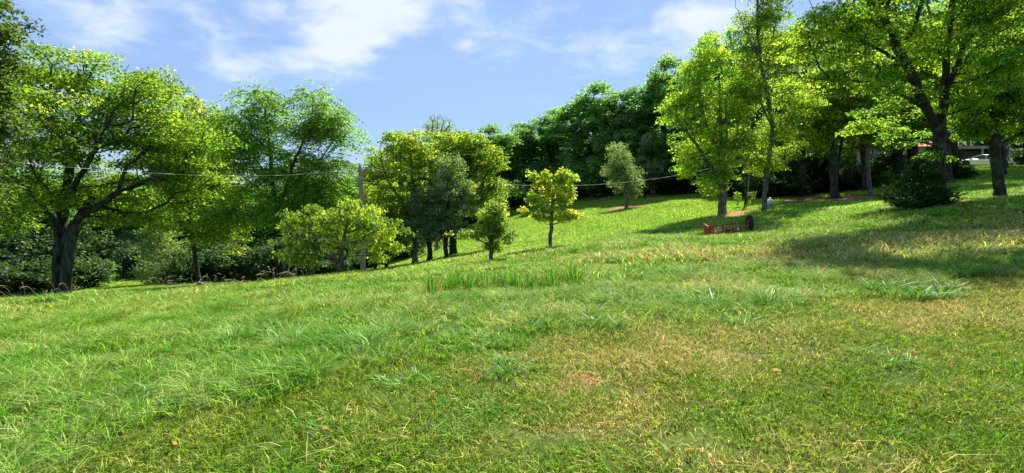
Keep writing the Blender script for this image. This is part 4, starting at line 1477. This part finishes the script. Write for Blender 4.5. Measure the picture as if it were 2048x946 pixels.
# ---------------------------------------------------------------- built things
M_RED = mat_plain('faded_red_paint', (.60, .025, .03), (.42, .05, .03), 9, .5, .4)
M_RUST = mat_plain('rusty_steel', (.16, .055, .025), (.30, .13, .06), 14, .85, .3)
M_PLANK = mat_plain('weathered_plank', (.20, .16, .13), (.36, .30, .25), 12, .9, .2)
M_WHITE = mat_plain('white_paint', (.74, .74, .72), (.62, .62, .60), 4, .35, .5, bump=.05)
M_CARW = mat_plain('cream_car_paint', (.80, .78, .70), (.74, .72, .64), 2, .28, .5, bump=0)
M_TANK = mat_plain('pale_tank_paint', (.66, .70, .80), (.54, .58, .68), 5, .45, .5, bump=.05)
M_RUBBER = mat_plain('black_rubber', (.018, .018, .018), (.04, .038, .035), 20, .85, .3)
M_GLASS = mat_plain('dark_glass', (.015, .018, .02), (.02, .025, .03), 3, .08, .8, bump=0)
M_CHROME = mat_plain('dull_metal', (.45, .45, .44), (.33, .33, .33), 10, .35, .5, .8, .1)
M_LAMP = mat_plain('red_lens', (.35, .01, .015), (.28, .01, .015), 5, .2, .6, bump=0)
M_LAMPW = mat_plain('clear_lens', (.6, .6, .58), (.5, .5, .5), 5, .15, .6, bump=0)
M_POLE = mat_bark('pole_wood', (.25, .21, .15), (.46, .39, .29), 18)
M_CABLE = mat_plain('cable_sheath', (.22, .22, .22), (.14, .14, .14), 6, .5, .4, bump=0)
M_STRAND = mat_plain('bare_strand', (.34, .34, .34), (.24, .24, .24), 10, .5, .3, .2, .05)
M_PORC = mat_plain('porcelain', (.30, .25, .22), (.42, .38, .34), 6, .3, .5, bump=0)
M_SIDING = mat_plain('pale_siding', (.52, .57, .62), (.44, .49, .54), 3, .7, .3, bump=.1)
M_ROOF = mat_plain('reddish_roof', (.34, .13, .07), (.48, .22, .13), 6, .8, .2)
M_TRIM = mat_plain('white_trim', (.72, .72, .70), (.6, .6, .6), 5, .6, .3, bump=.05)
M_BEIGE = mat_plain('beige_roof_sheet', (.22, .18, .12), (.29, .24, .17), 5, .7, .2)
M_GREYP = mat_plain('grey_post_paint', (.34, .37, .38), (.28, .30, .31), 5, .7, .2)
M_GRAVEL = mat_plain('pale_gravel', (.42, .40, .28), (.60, .56, .42), 3, .95, .1, bump=.5)
M_STAKE = mat_plain('rusty_stake', (.38, .12, .05), (.5, .2, .09), 10, .8, .2)


def rig(name, loc, label, cat, yaw=0.0, tilt=0.0, group=None):
    o = empty(name, loc, label, cat, group)
    o.rotation_euler = (0, tilt, yaw)
    return o


# red overturned implement ------------------------------------------------
A = P(1419, 479, 20.2)
B = P(1503, 464, 20.4)
A[2] = gz1(A[0], A[1]) + .08
d = B - A
Lm = float(np.linalg.norm(d))
im = rig('farm_implement', A, 'red rusty farm implement lying on the grass, one black wheel upright at its right end', 'farm machine',
         math.atan2(d[1], d[0]), -math.atan2(d[2] + .05, math.hypot(d[0], d[1])))
MB().box((Lm / 2, 0, .36), (Lm - .04, .055, .05), .01).build('top_rail', M_RUST, im)
for x in (.56, 1.30, Lm - .10):
    MB().box((x, 0, .17), (.055, .05, .33), .008).build('post', M_RUST if x > 1 else M_RED, im)
MB().box((Lm / 2 - .1, .02, .03), (Lm - .3, .10, .09), .012).build('front_beam', M_RED, im)
MB().box((Lm / 2 - .05, .50, .04), (Lm - .25, .06, .07), .01).build('rear_beam', M_RUST, im)
for k, y in enumerate((.16, .30, .435)):
    MB().box((Lm / 2 - .05, y, .082 + .006 * k), (Lm - .36 - .05 * k, .125, .03), .006).build('plank', M_PLANK, im)
e = MB()
e.box((.0, .0, .17), (.05, .09, .40), .008)
e.box((.0, .22, .15), (.025, .38, .30), .006)
e.add([(-.02, .02, .34), (-.02, .46, .31), (-.02, .44, .44), (.012, .02, .34), (.012, .46, .31), (.012, .44, .44)], [(0, 2, 1), (3, 4, 5), (0, 1, 4, 3), (1, 2, 5, 4), (2, 0, 3, 5)])
e.box((.10, .02, .33), (.2, .08, .03), .006)
e.box((.16, .0, .17), (.035, .07, .30), .006)
e.box((.10, .03, .02), (.26, .14, .05), .008)
e.build('end_plate', M_RED, im)
MB().box((.075, .05, .17), (.10, .02, .27), .005).build('inner_panel', M_RED, im)
for x, w_ in ((.72, .15), (.98, .12)):
    b_ = MB()
    b_.box((x, -.05, .13), (w_, .10, .14), .01)
    b_.box((x - w_ * .5, -.09, .17), (.02, .16, .16), .005)
    b_.box((x + w_ * .5, -.09, .17), (.02, .16, .16), .005)
    br = b_.build('hitch_bracket', M_RED, im)
    MB().tube([(x - w_ * .7, -.13, .19), (x + w_ * .7, -.13, .19)], .018, 8).build('hitch_pin', M_CHROME, br)
MB().box((1.14, -.07, .13), (.13, .03, .10), .01).build('white_guard', M_WHITE, im)
MB().tube([(.85, -.03, .03), (1.0, -.12, .13), (1.2, -.03, .10)], .02, 7).build('control_rod', M_WHITE, im)
for k in range(6):
    x = .30 + k * .26
    t_ = MB()
    t_.tube([(x, 0, .02), (x + .01, -.07, -.01), (x + .02, -.11, -.03)], [.018, .014, .006], 6)
    t_.build('tine', M_RUST, im)
MB().box((Lm - .10, .16, .16), (.07, .34, .09), .01).build('wheel_arm', M_RUST, im)
wh = empty('wheel', (0, 0, 0), None, None)
wh.parent = im
wh.location = (Lm + .03, .16, .30)
wh.rotation_euler = (0, math.radians(2), math.radians(-15))
prof = [(.19, -.06), (.26, -.085), (.295, -.07), (.31, -.03), (.312, .0), (.31, .03), (.295, .07), (.26, .085), (.19, .06)]
N = 40
ty = MB()
rings = [[(w_, r_ * math.cos(a), r_ * math.sin(a)) for (r_, w_) in prof] for a in [2 * math.pi * i / N for i in range(N)]]
vs = [v for r_ in rings for v in r_]
ty.add(vs, [(i * 9 + j, i * 9 + j + 1, ((i + 1) % N) * 9 + j + 1, ((i + 1) % N) * 9 + j) for i in range(N) for j in range(8)])
for i in range(N):
    a = 2 * math.pi * i / N
    c_, s_ = math.cos(a), math.sin(a)
    ty.box((.035 if i % 2 else -.035, c_ * .312, s_ * .312), (.06, .022, .022))
ty.build('tyre', M_RUBBER, wh, True)
rm = MB()
rp = [(.195, -.055), (.18, -.05), (.165, -.02), (.06, -.015), (.055, -.05), (.02, -.055)]
vs = [(w_, r_ * math.cos(2 * math.pi * i / 24), r_ * math.sin(2 * math.pi * i / 24)) for i in range(24) for (r_, w_) in rp]
rm.add(vs, [(i * 6 + j, i * 6 + j + 1, ((i + 1) % 24) * 6 + j + 1, ((i + 1) % 24) * 6 + j) for i in range(24) for j in range(5)])
rm.tube([(-.05, 0, 0), (.06, 0, 0)], .05, 12)
rm.tube([(.0, 0, 0), (.055, 0, 0)], .19, 24)
rm.build('rim', M_RUST, wh)


# white tank -------------------------------------------------------------
b = on_ground(1537.5, 33.2)
tk = rig('propane_tank', b, 'white and pale blue domed tank on the grass behind the forked elm trunk', 'tank', math.radians(62))
s_ = MB()
R_, rg = .215, []
for (x, f) in [(-.42, .05), (-.41, .45), (-.37, .75), (-.30, .94), (-.22, 1), (.22, 1), (.30, .94), (.37, .75), (.41, .45), (.42, .05)]:
    rg.append([(x, R_ * f * math.cos(a), .27 + R_ * f * math.sin(a)) for a in [2 * math.pi * i / 24 for i in range(24)]])
s_.loft(rg)
s_.build('shell', M_TANK, tk, True)
d_ = MB()
rg = []
for (z, r_) in [(.44, .10), (.50, .10), (.54, .085), (.56, .05), (.565, .01)]:
    rg.append([(r_ * math.cos(a), r_ * math.sin(a), z) for a in [2 * math.pi * i / 20 for i in range(20)]])
d_.loft(rg)
d_.build('valve_cover', M_CHROME, tk, True)
for x in (-.24, .24):
    MB().box((x, 0, .04), (.05, .30, .14), .008).build('leg', M_GREYP, tk)

# utility pole ------------------------------------------------------------
b = on_ground(724.5, 24.8)
up_ = empty('utility_pole', b, 'weathered wooden utility pole standing on the slope behind the cherry tree', 'utility pole')
top = P(721, 330, 24.8) - b
nrg = 16
pm = MB()
pm.tube([(top[0] * i / nrg, top[1] * i / nrg, -.3 + (top[2] + .3) * i / nrg) for i in range(nrg + 1)], [.142 - .045 * i / nrg for i in range(nrg + 1)], 14)
pm.build('pole', M_POLE, up_, True)
MB().tube([(top[0] - .30, top[1], top[2] - .18), (top[0] + .38, top[1], top[2] - .10)], .022, 8).build('bracket', M_CHROME, up_)
for dx in (-.28, .32):
    i_ = MB()
    z = top[2] - .15
    i_.loft([[(top[0] + dx + r_ * math.cos(a), top[1] + r_ * math.sin(a), z + dz) for a in [2 * math.pi * i / 12 for i in range(12)]] for dz, r_ in [(-.06, .03), (-.04, .055), (-.01, .03), (.01, .06), (.04, .035), (.06, .05), (.08, .02)]])
    i_.build('insulator', M_PORC, up_, True)
MB().box((top[0] + .0, top[1] - .10, top[2] - .6), (.10, .012, .14)).build('tag_plate', M_CHROME, up_)
MB().tube([(.115, -.05, 0), (top[0] + .10, top[1] - .04, top[2] * .96)], .012, 6).build('ground_wire', M_CHROME, up_)

# slim meter pole ---------------------------------------------------------
b = on_ground(1489, 35)
mpz = P(1488, 312, 35)[2] - b[2]
mp_ = empty('meter_pole', b, 'slim dark service pole with a small grey meter box between the two elm trunks', 'utility pole')
MB().tube([(0, 0, -.2), (.01, 0, mpz * .5), (-.02, 0, mpz)], [.085, .075, .06], 10).build('pole', M_BARK_D, mp_, True)
MB().tube([(.13, -.06, 0), (.12, -.06, mpz - .3), (.05, -.03, mpz - .1)], .028, 8).build('conduit', M_GREYP, mp_, True)
mb = MB().box((.14, -.10, .78), (.20, .10, .30), .012).build('meter_box', M_GREYP, mp_)
MB().tube([(.14, -.15, .84), (.14, -.20, .84)], .07, 14).build('meter_glass', M_LAMPW, mb)

# wires -------------------------------------------------------------------
def wire(p, q, sag, rad, label, name='power_line'):
    pts = []
    for i in range(41):
        t = i / 40
        c = p + (q - p) * t
        pts.append(c - np.array([0, 0, 4 * sag * t * (1 - t)]))
    m_ = MB()
    m_.tube(pts, rad, 6)
    # bare neutral twisted round the insulated pair
    tw = []
    for i in range(321):
        t = i / 320
        c = p + (q - p) * t - np.array([0, 0, 4 * sag * t * (1 - t)])
        a = t * 95
        tw.append(c + np.array([0, math.cos(a), math.sin(a)]) * rad * 1.0)
    o = m_.build(name, M_CABLE, None, True)
    n_ = MB()
    n_.tube(tw, rad * .55, 4)
    n_.build('neutral_strand', M_STRAND, o)
    tag(o, label, 'cable')
    return o


wire(P(728, 335, 24.8), P(1489, 318, 35), 1.30, .0085, 'power line sagging from the utility pole rightwards past the maple to the elms')
wire(P(-500, 262, 8.0), P(716, 336, 24.8), .52, .003, 'power line running left from the utility pole across the big double-trunked tree')

b = on_ground(701, 26.5)
st = MB()
st.tube([(-.05, 0, -.1), (.03, 0, .5), (.06, .01, 1.12)], [.022, .02, .016], 7)
o = st.build('garden_stake', M_STAKE)
o.location = b
tag(o, 'thin rusty orange stake stuck in the slope left of the utility pole', 'stake')

# car ---------------------------------------------------------------------
def car(loc, yaw, tilt):
    r_ = rig('parked_car', loc, 'cream white sedan parked on the bank behind the black trunk at the right edge', 'car', yaw, tilt)
    # stations along x (rear -> front): x, half width, z bottom, z belt, z top of deck/hood
    S = [(-2.52, .70, .40, .74, .84), (-2.46, .82, .32, .80, .93), (-2.2, .89, .27, .84, .99), (-1.6, .92, .24, .86, 1.00), (-.8, .93, .22, .86, .95), (.4, .93, .22, .84, .93),
         (1.1, .92, .22, .82, .93), (1.6, .91, .23, .80, .89), (2.15, .86, .26, .72, .80), (2.42, .76, .32, .62, .70), (2.52, .58, .38, .55, .60)]
    rings = []
    for x, hw, zb, zs, zt in S:
        rings.append([(x, hw * .86, zb), (x, hw * .98, zb + .10), (x, hw, (zb + zs) / 2), (x, hw * .98, zs), (x, hw * .88, zt - .01), (x, hw * .45, zt + .015), (x, 0, zt + .02),
                      (x, -hw * .45, zt + .015), (x, -hw * .88, zt - .01), (x, -hw * .98, zs), (x, -hw, (zb + zs) / 2), (x, -hw * .98, zb + .10), (x, -hw * .86, zb)])
    body = MB().loft(rings).build('body', M_CARW, r_, True)
    Cc = [(-1.72, .72, .98, .985), (-1.05, .70, .93, 1.34), (-.6, .69, .90, 1.395), (.2, .69, .90, 1.40), (.6, .69, .90, 1.35), (1.35, .74, .90, .925)]
    gl = MB().loft([[(x, w_ + .10, z0), (x, w_, z0 + (z1 - z0) * .5), (x, w_ - .09, z1), (x, 0, z1 + .015), (x, -w_ + .09, z1), (x, -w_, z0 + (z1 - z0) * .5), (x, -w_ - .10, z0)] for x, w_, z0, z1 in Cc])
    gl.build('windows', M_GLASS, r_, True).name = 'glasshouse'
    MB().loft([[(x, w_, z - .012), (x, w_ * .9, z + .02), (x, 0, z + .042), (x, -w_ * .9, z + .02), (x, -w_, z - .012)] for x, w_, z in [(-1.12, .60, 1.32), (-.6, .63, 1.40), (.2, .63, 1.41), (.62, .60, 1.35)]]).build('roof', M_CARW, r_, True)
    for s in (-1, 1):
        for x0, z0, x1, z1 in ((-1.70, .99, -1.10, 1.34), (1.33, .94, .60, 1.36), (-.25, .92, -.25, 1.40)):
            MB().tube([(x0, s * .80, z0), ((x0 + x1) / 2, s * .735, (z0 + z1) / 2), (x1, s * .61, z1)], .035, 6).build('window_pillar', M_CARW, r_)
        MB().box((-2.36, s * .765, .80), (.24, .17, .15), .03).build('tail_lamp', M_LAMP, r_)
        MB().box((2.33, s * .66, .60), (.22, .20, .13), .03).build('headlight', M_LAMPW, r_)
        MB().box((.95, s * .98, .95), (.12, .12, .10), .03).build('mirror', M_CARW, r_)
        for x in (-1.0, .15):
            MB().box((x, s * .945, .78), (.15, .03, .03), .008).build('door_handle', M_CHROME, r_)
        MB().box((-.2, s * .937, .60), (3.0, .02, .035), .005).build('side_strip', M_CHROME, r_)
        for x in (-1.52, 1.55):
            w_ = empty('wheel', (0, 0, 0), None, None)
            w_.parent = r_
            w_.location = (x, s * .84, .33)
            pr = [(.20, .09), (.30, .10), (.33, .07), (.335, 0), (.33, -.07), (.30, -.10), (.20, -.09)]
            t_ = MB()
            vs = [(a_ * math.cos(q_), h_, a_ * math.sin(q_)) for q_ in [2 * math.pi * i / 28 for i in range(28)] for (a_, h_) in pr]
            t_.add(vs, [(i * 7 + j, i * 7 + j + 1, ((i + 1) % 28) * 7 + j + 1, ((i + 1) % 28) * 7 + j) for i in range(28) for j in range(6)])
            t_.build('tyre', M_RUBBER, w_, True)
            h_ = MB()
            h_.tube([(0, s * .05, 0), (0, s * .085, 0)], .205, 24)
            for q_ in range(7):
                an = 2 * math.pi * q_ / 7
                h_.box((math.cos(an) * .11, s * .095, math.sin(an) * .11), (.05, .025, .05), .006)
            h_.tube([(0, s * .085, 0), (0, s * .11, 0)], .05, 12)
            h_.build('rim', M_CHROME, w_)
    for x in (-1.52, 1.55):
        for s in (-1, 1):
            MB().tube([(x, s * .80, .36), (x, s * .935, .36)], .385, 28).build('wheel_arch', M_RUBBER, r_)
    MB().box((-2.50, 0, .46), (.12, 1.6, .20), .05).build('bumper', M_CARW, r_)
    MB().box((2.46, 0, .42), (.16, 1.4, .20), .05).build('bumper', M_CARW, r_)
    MB().box((-2.535, 0, .70), (.02, .5, .13), .004).build('plate_recess', M_CHROME, r_)
    return r_


cb = P(1972, 333.5, 60.5)
cb[2] = gz1(cb[0], cb[1]) + .02
yawc = math.radians(180 - 68)
e1 = gz1(cb[0] + math.cos(yawc) * 1.5, cb[1] + math.sin(yawc) * 1.5)
e0 = gz1(cb[0] - math.cos(yawc) * 1.5, cb[1] - math.sin(yawc) * 1.5)
car(cb, yawc, -math.atan2(e1 - e0, 3.0))

# driveway
dv, df = [], []
cl_ = [on_ground(px, D) for px, D in [(1865, 60), (1890, 60.5), (1920, 61), (1960, 60.8), (2000, 59.5), (2050, 58.5), (2120, 57.5)]]
cl_ = resample(cl_, .8)
for i, c in enumerate(cl_):
    for j in range(5):
        y = c[1] - 2.2 + j * 1.3
        dv.append((c[0], y, gz1(c[0], y) + .05))
for i in range(len(cl_) - 1):
    for j in range(4):
        df.append((i * 5 + j, (i + 1) * 5 + j, (i + 1) * 5 + j + 1, i * 5 + j + 1))
dm = MB()
dm.add(dv, df)
tag(dm.build('driveway', M_GRAVEL), kind='structure')

# house -------------------------------------------------------------------
hb = on_ground(1722, 63)
hs = empty('house', hb, 'low pale blue-grey house with a reddish roof half hidden behind the trunks on the bank', 'house', rz=math.radians(-6))
HL, HD, HH = 13.0, 7.0, 2.5
MB().box((0, 0, HH / 2 - .4), (HL, HD, HH + .8)).build('wall', M_SIDING, hs)
for k in range(12):
    sb = MB()
    z = .02 + k * .205
    sb.add([(-HL / 2, -HD / 2 - .004, z), (HL / 2, -HD / 2 - .004, z), (HL / 2, -HD / 2 - .035, z), (-HL / 2, -HD / 2 - .035, z), (-HL / 2, -HD / 2 - .012, z + .2), (HL / 2, -HD / 2 - .012, z + .2)],
           [(3, 2, 5, 4), (0, 1, 2, 3), (0, 3, 4), (1, 5, 2)])
    sb.build('siding_board', M_SIDING, hs)
ro = MB()
ov = .45
ro.add([(-HL / 2 - ov, -HD / 2 - ov, HH), (HL / 2 + ov, -HD / 2 - ov, HH), (HL / 2 + ov, 0, HH + 1.35), (-HL / 2 - ov, 0, HH + 1.35), (HL / 2 + ov, HD / 2 + ov, HH), (-HL / 2 - ov, HD / 2 + ov, HH),
        (-HL / 2 - ov, -HD / 2 - ov, HH - .16), (HL / 2 + ov, -HD / 2 - ov, HH - .16), (HL / 2 + ov, HD / 2 + ov, HH - .16), (-HL / 2 - ov, HD / 2 + ov, HH - .16)],
       [(0, 1, 2, 3), (3, 2, 4, 5), (6, 7, 1, 0), (9, 5, 4, 8), (1, 7, 8, 4, 2), (0, 3, 5, 9, 6), (6, 9, 8, 7)])
ro.build('roof', M_ROOF, hs)
MB().box((0, -HD / 2 - ov - .015, HH - .06), (HL + 2 * ov, .03, .20)).build('fascia', M_ROOF, hs)
for x in (-4.2, 1.0, 4.2):
    wf = MB().box((x, -HD / 2 - .05, 1.45), (1.3, .08, 1.15), .01).build('window', M_TRIM, hs)
    for s in (-1, 1):
        MB().box((x + s * .29, -HD / 2 - .095, 1.45), (.50, .02, .92)).build('pane', M_GLASS, wf)
    for s in (-1, 1):
        MB().box((x + s * .86, -HD / 2 - .05, 1.45), (.32, .05, 1.15), .008).build('shutter', M_GREYP, hs)
dr = MB().box((-1.6, -HD / 2 - .05, 1.02), (1.05, .08, 2.1), .01).build('door', M_TRIM, hs)
MB().box((-1.6, -HD / 2 - .098, 1.5), (.55, .015, .7)).build('pane', M_GLASS, dr)
MB().tube([(-1.22, -HD / 2 - .09, 1.0), (-1.22, -HD / 2 - .15, 1.0)], .03, 10).build('handle', M_CHROME, dr)
for x in (-HL / 2 + .1, HL / 2 - .1):
    MB().box((x, -HD / 2 - .05, HH / 2), (.12, .05, HH - .2), .008).build('corner_board', M_TRIM, hs)

# carport -----------------------------------------------------------------
kb = on_ground(1922, 67.5)
kp = empty('carport', kb, 'open carport with a beige roof edge and dark inside, left behind the cream white sedan', 'carport', rz=math.radians(-10))
KL, KD, KH = 6.4, 5.5, 2.25
rf = MB()
rf.add([(-KL / 2, -KD / 2, KH), (KL / 2, -KD / 2, KH), (KL / 2, KD / 2, KH + .1), (-KL / 2, KD / 2, KH + .1), (-KL / 2 + .5, 0, KH + .42), (KL / 2 - .5, 0, KH + .42),
        (-KL / 2, -KD / 2, KH - .14), (KL / 2, -KD / 2, KH - .14), (KL / 2, KD / 2, KH - .14), (-KL / 2, KD / 2, KH - .14)],
       [(0, 1, 5, 4), (2, 3, 4, 5), (1, 2, 5), (3, 0, 4), (6, 7, 1, 0), (7, 8, 2, 1), (8, 9, 3, 2), (9, 6, 0, 3), (6, 9, 8, 7)])
rf.build('roof', M_BEIGE, kp)
for x in (-KL / 2 + .15, 0.1, KL / 2 - .15):
    MB().box((x, -KD / 2 + .12, KH / 2 - .25), (.15, .15, KH + .3), .01).build('post', M_GREYP, kp)
MB().box((0, KD / 2 - .1, KH / 2 - .25), (KL - .1, .1, KH + .2)).build('back_wall', M_GREYP, kp)
for s in (-1, 1):
    MB().box((s * (KL / 2 - .06), .15, KH / 2 - .25), (.08, KD - .5, KH + .2)).build('side_wall', M_GREYP, kp)

# far hill glimpsed through the gap ---------------------------------------
hx = np.linspace(-900, 500, 120)
hz = 9 + 9 * fbm(hx * .006, hx * 0, 5, 4) + 3.0 * fbm(hx * .05, hx * 0, 6, 3)
rows = [(560, 0), (600, .55), (660, .9), (720, 1.0), (800, .7), (900, .0)]
V = np.array([[x * (1 if k < 3 else 1.1), y, -12 + (h + 6) * f] for k, (y, f) in enumerate(rows) for x, h in zip(hx, hz)])
n_ = len(hx)
q = [[k * n_ + i, k * n_ + i + 1, (k + 1) * n_ + i + 1, (k + 1) * n_ + i] for k in range(len(rows) - 1) for i in range(n_ - 1)]
M_HILL = mat_plain('far_wooded_hill', (.05, .09, .05), (.10, .15, .09), .08, .95, .05, bump=0)
tag(link('hills', mesh_np('hills', V, [np.array(q)], M_HILL, smooth=True)), kind='structure')

# ---------------------------------------------------------------- weed clumps and lawn litter
G_WEED = 'coarse weed clumps in the lawn'


def clump(px, py, size, hmin, hmax, wid, lean, n, label, mat=M_WEED, group=G_WEED, name='weed_clump', curl=1.0, tufts=9, rt=.03):
    g = G(px, py)
    p = blade_patch(name, size, n, hmin, hmax, wid, lean, mat, int(px + py), curl=curl, tufts=tufts, r_tuft=rt)
    p.name = name
    COL.objects.link(p)
    p.location = (g[0], g[1], gz1(g[0], g[1]))
    tag(p, label, 'weed', group)


for a in [(1036, 742, .42, .05, .13, .008, 1.1, 330, 'broad blue-green crabgrass clump on the mown lawn at the centre'),
          (800, 772, .30, .05, .12, .007, 1.2, 200, 'blue-green crabgrass clump left of the central one'),
          (900, 872, .26, .03, .09, .006, 1.3, 150, 'sparse pale crabgrass rosette nearest the bottom centre'),
          (985, 822, .24, .03, .08, .006, 1.3, 120, 'small pale crabgrass rosette just below the central clump'),
          (880, 775, .14, .03, .09, .006, 1.2, 70, 'tiny crabgrass tuft right of the left-hand clump'),
          (1770, 722, .40, .06, .16, .008, 1.2, 230, 'light green arching weed clump on the brown lawn at the right'),
          (1478, 652, .34, .05, .14, .008, 1.2, 190, 'pale green weed clump below the dark grass tuft right of centre'),
          (1215, 655, .55, .08, .20, .009, 1.0, 330, 'long pale grass clump at the edge of the mown strip'),
          (1410, 612, .55, .08, .22, .010, 1.0, 330, 'long pale grass clump right of centre beyond the mown strip'),
          (1240, 605, .50, .08, .20, .010, .9, 260, 'pale arching grass clump just beyond the centre'),
          (1550, 605, .60, .10, .24, .010, 1.0, 340, 'bright arching grass clump in front of the dark shade on the right'),
          (1820, 590, .9, .10, .28, .011, 1.1, 480, 'long arching pale grass clump in front of the right-hand shadow'),
          (720, 690, .7, .10, .26, .009, .9, 520, 'lush blue-green clump at the left end of the mown strip'),
          (600, 700, .6, .08, .22, .009, .9, 400, 'lush green clump left of the mown strip end'),
          (480, 690, .7, .10, .26, .009, 1.0, 450, 'long leaning green clump in the left meadow'),
          (640, 860, .30, .05, .12, .007, 1.0, 160, 'pale green clump by the brown patch at lower left'),
          (300, 800, .6, .06, .15, .008, 1.0, 300, 'lush clump in the lower left grass'),
          (1340, 640, .16, .04, .10, .007, .8, 120, 'small dark tuft on the mown strip edge')]:
    clump(*a[:8], a[8])
for px, py, sz, n, lab in [(885, 585, .5, 150, 'left end tuft of the tall upright bright grass row'), (935, 580, .55, 140, 'second tuft of the tall upright bright grass row'),
                           (1010, 578, .5, 120, 'middle tuft of the tall upright bright grass row'), (1075, 580, .65, 240, 'fullest dark-based tuft of the tall upright grass row'),
                           (1130, 572, .55, 190, 'right end tuft of the tall upright bright grass row')]:
    clump(px, py, sz * 1.2, .26, .48, .013, .26, int(n * 1.8), lab, M_WEED, 'row of tall upright bright grass', 'tall_grass_tuft', curl=.5, tufts=12, rt=.04)

# leafy weeds at the meter pole
for px, D, h, lab in [(1474, 34.4, 1.0, 'tall leafy weed left of the meter pole'), (1503, 34.7, .9, 'tall leafy weed right of the meter pole')]:
    b = on_ground(px, D)
    wr = empty('leafy_weed', b, lab, 'weed', 'tall weeds by the meter pole')
    rs = np.random.RandomState(px)
    parts = [(np.array([[0, 0, 0], [rs.randn() * .1, 0, h * .6], [rs.randn() * .2, 0, h]]), np.array([.012, .009, .004])) for _ in range(3)]
    V, F = tube_mesh(parts)
    link('stem', mesh_np('stem', V, F, M_BARK_G), wr)
    cl = np.array([p[0][0] + (p[0][2] - p[0][0]) * t for p in parts for t in np.linspace(.3, 1, 5)])
    V, F, at = foliage(cl, np.full(len(cl), .13), 260, .09, rs, 'broad', rs.rand(len(cl)))
    link('foliage', mesh_np('foliage', V, [F], LEAF['cherry'], {'leaf': at}), wr)

# fallen leaves
lm = MB()
lm.add([(-.02, 0, .004), (0, -.013, .0), (.025, 0, .006), (.0, .013, .012), (.032, .001, .004)], [(0, 1, 2, 3)])
lmesh = None
for i, (px, py) in enumerate([(1828, 714), (1555, 755), (1515, 895), (1430, 680), (650, 870), (640, 855), (255, 890), (1730, 545), (1715, 640), (1550, 752), (1380, 915), (1010, 700), (1205, 830), (1900, 860), (350, 905), (1650, 790)]):
    g = G(px, py)
    if lmesh is None:
        o = lm.build('fallen_leaf', LEAF['fall'])
        lmesh = o.data
    else:
        o = link('fallen_leaf', lmesh)
    o.location = (g[0], g[1], gz1(g[0], g[1]) + .045)
    o.rotation_euler = (random.uniform(-.4, .4), random.uniform(-.4, .4), random.uniform(0, 6))
    sc_ = random.uniform(1.0, 1.7)
    o.scale = (sc_, sc_, sc_)
    tag(o, 'small yellow fallen leaf lying on the mown lawn', 'leaf', 'yellow leaves fallen on the lawn')

# seed stalks on the rise
rs = np.random.RandomState(77)
parts = []
for i in range(110):
    px = rs.uniform(-40, 620) if i % 3 else rs.uniform(300, 600)
    D = rs.uniform(11.5, 15.5)
    x = P(px, 450, D)[0]
    z = gz1(x, D)
    h = rs.uniform(.18, .48)
    lx, ly = rs.randn(2) * .12
    parts.append((np.array([[x, D, z], [x + lx * .4, D + ly * .4, z + h * .6], [x + lx, D + ly, z + h], [x + lx * 1.5, D + ly * 1.5, z + h * 1.03], [x + lx * 1.9, D + ly * 1.9, z + h * .97]]),
                  np.array([.0018, .0018, .0025, .004, .002])))
V, F = tube_mesh(parts)
M_STRAW = mat_plain('dry_straw', (.62, .52, .30), (.48, .42, .20), 30, .8, .2)
tag(link('seed_stalks', mesh_np('seed_stalks', V, F, M_STRAW)), 'thin straw-coloured seed stalks nodding above the grass along the left rise', 'grass', kind='stuff')
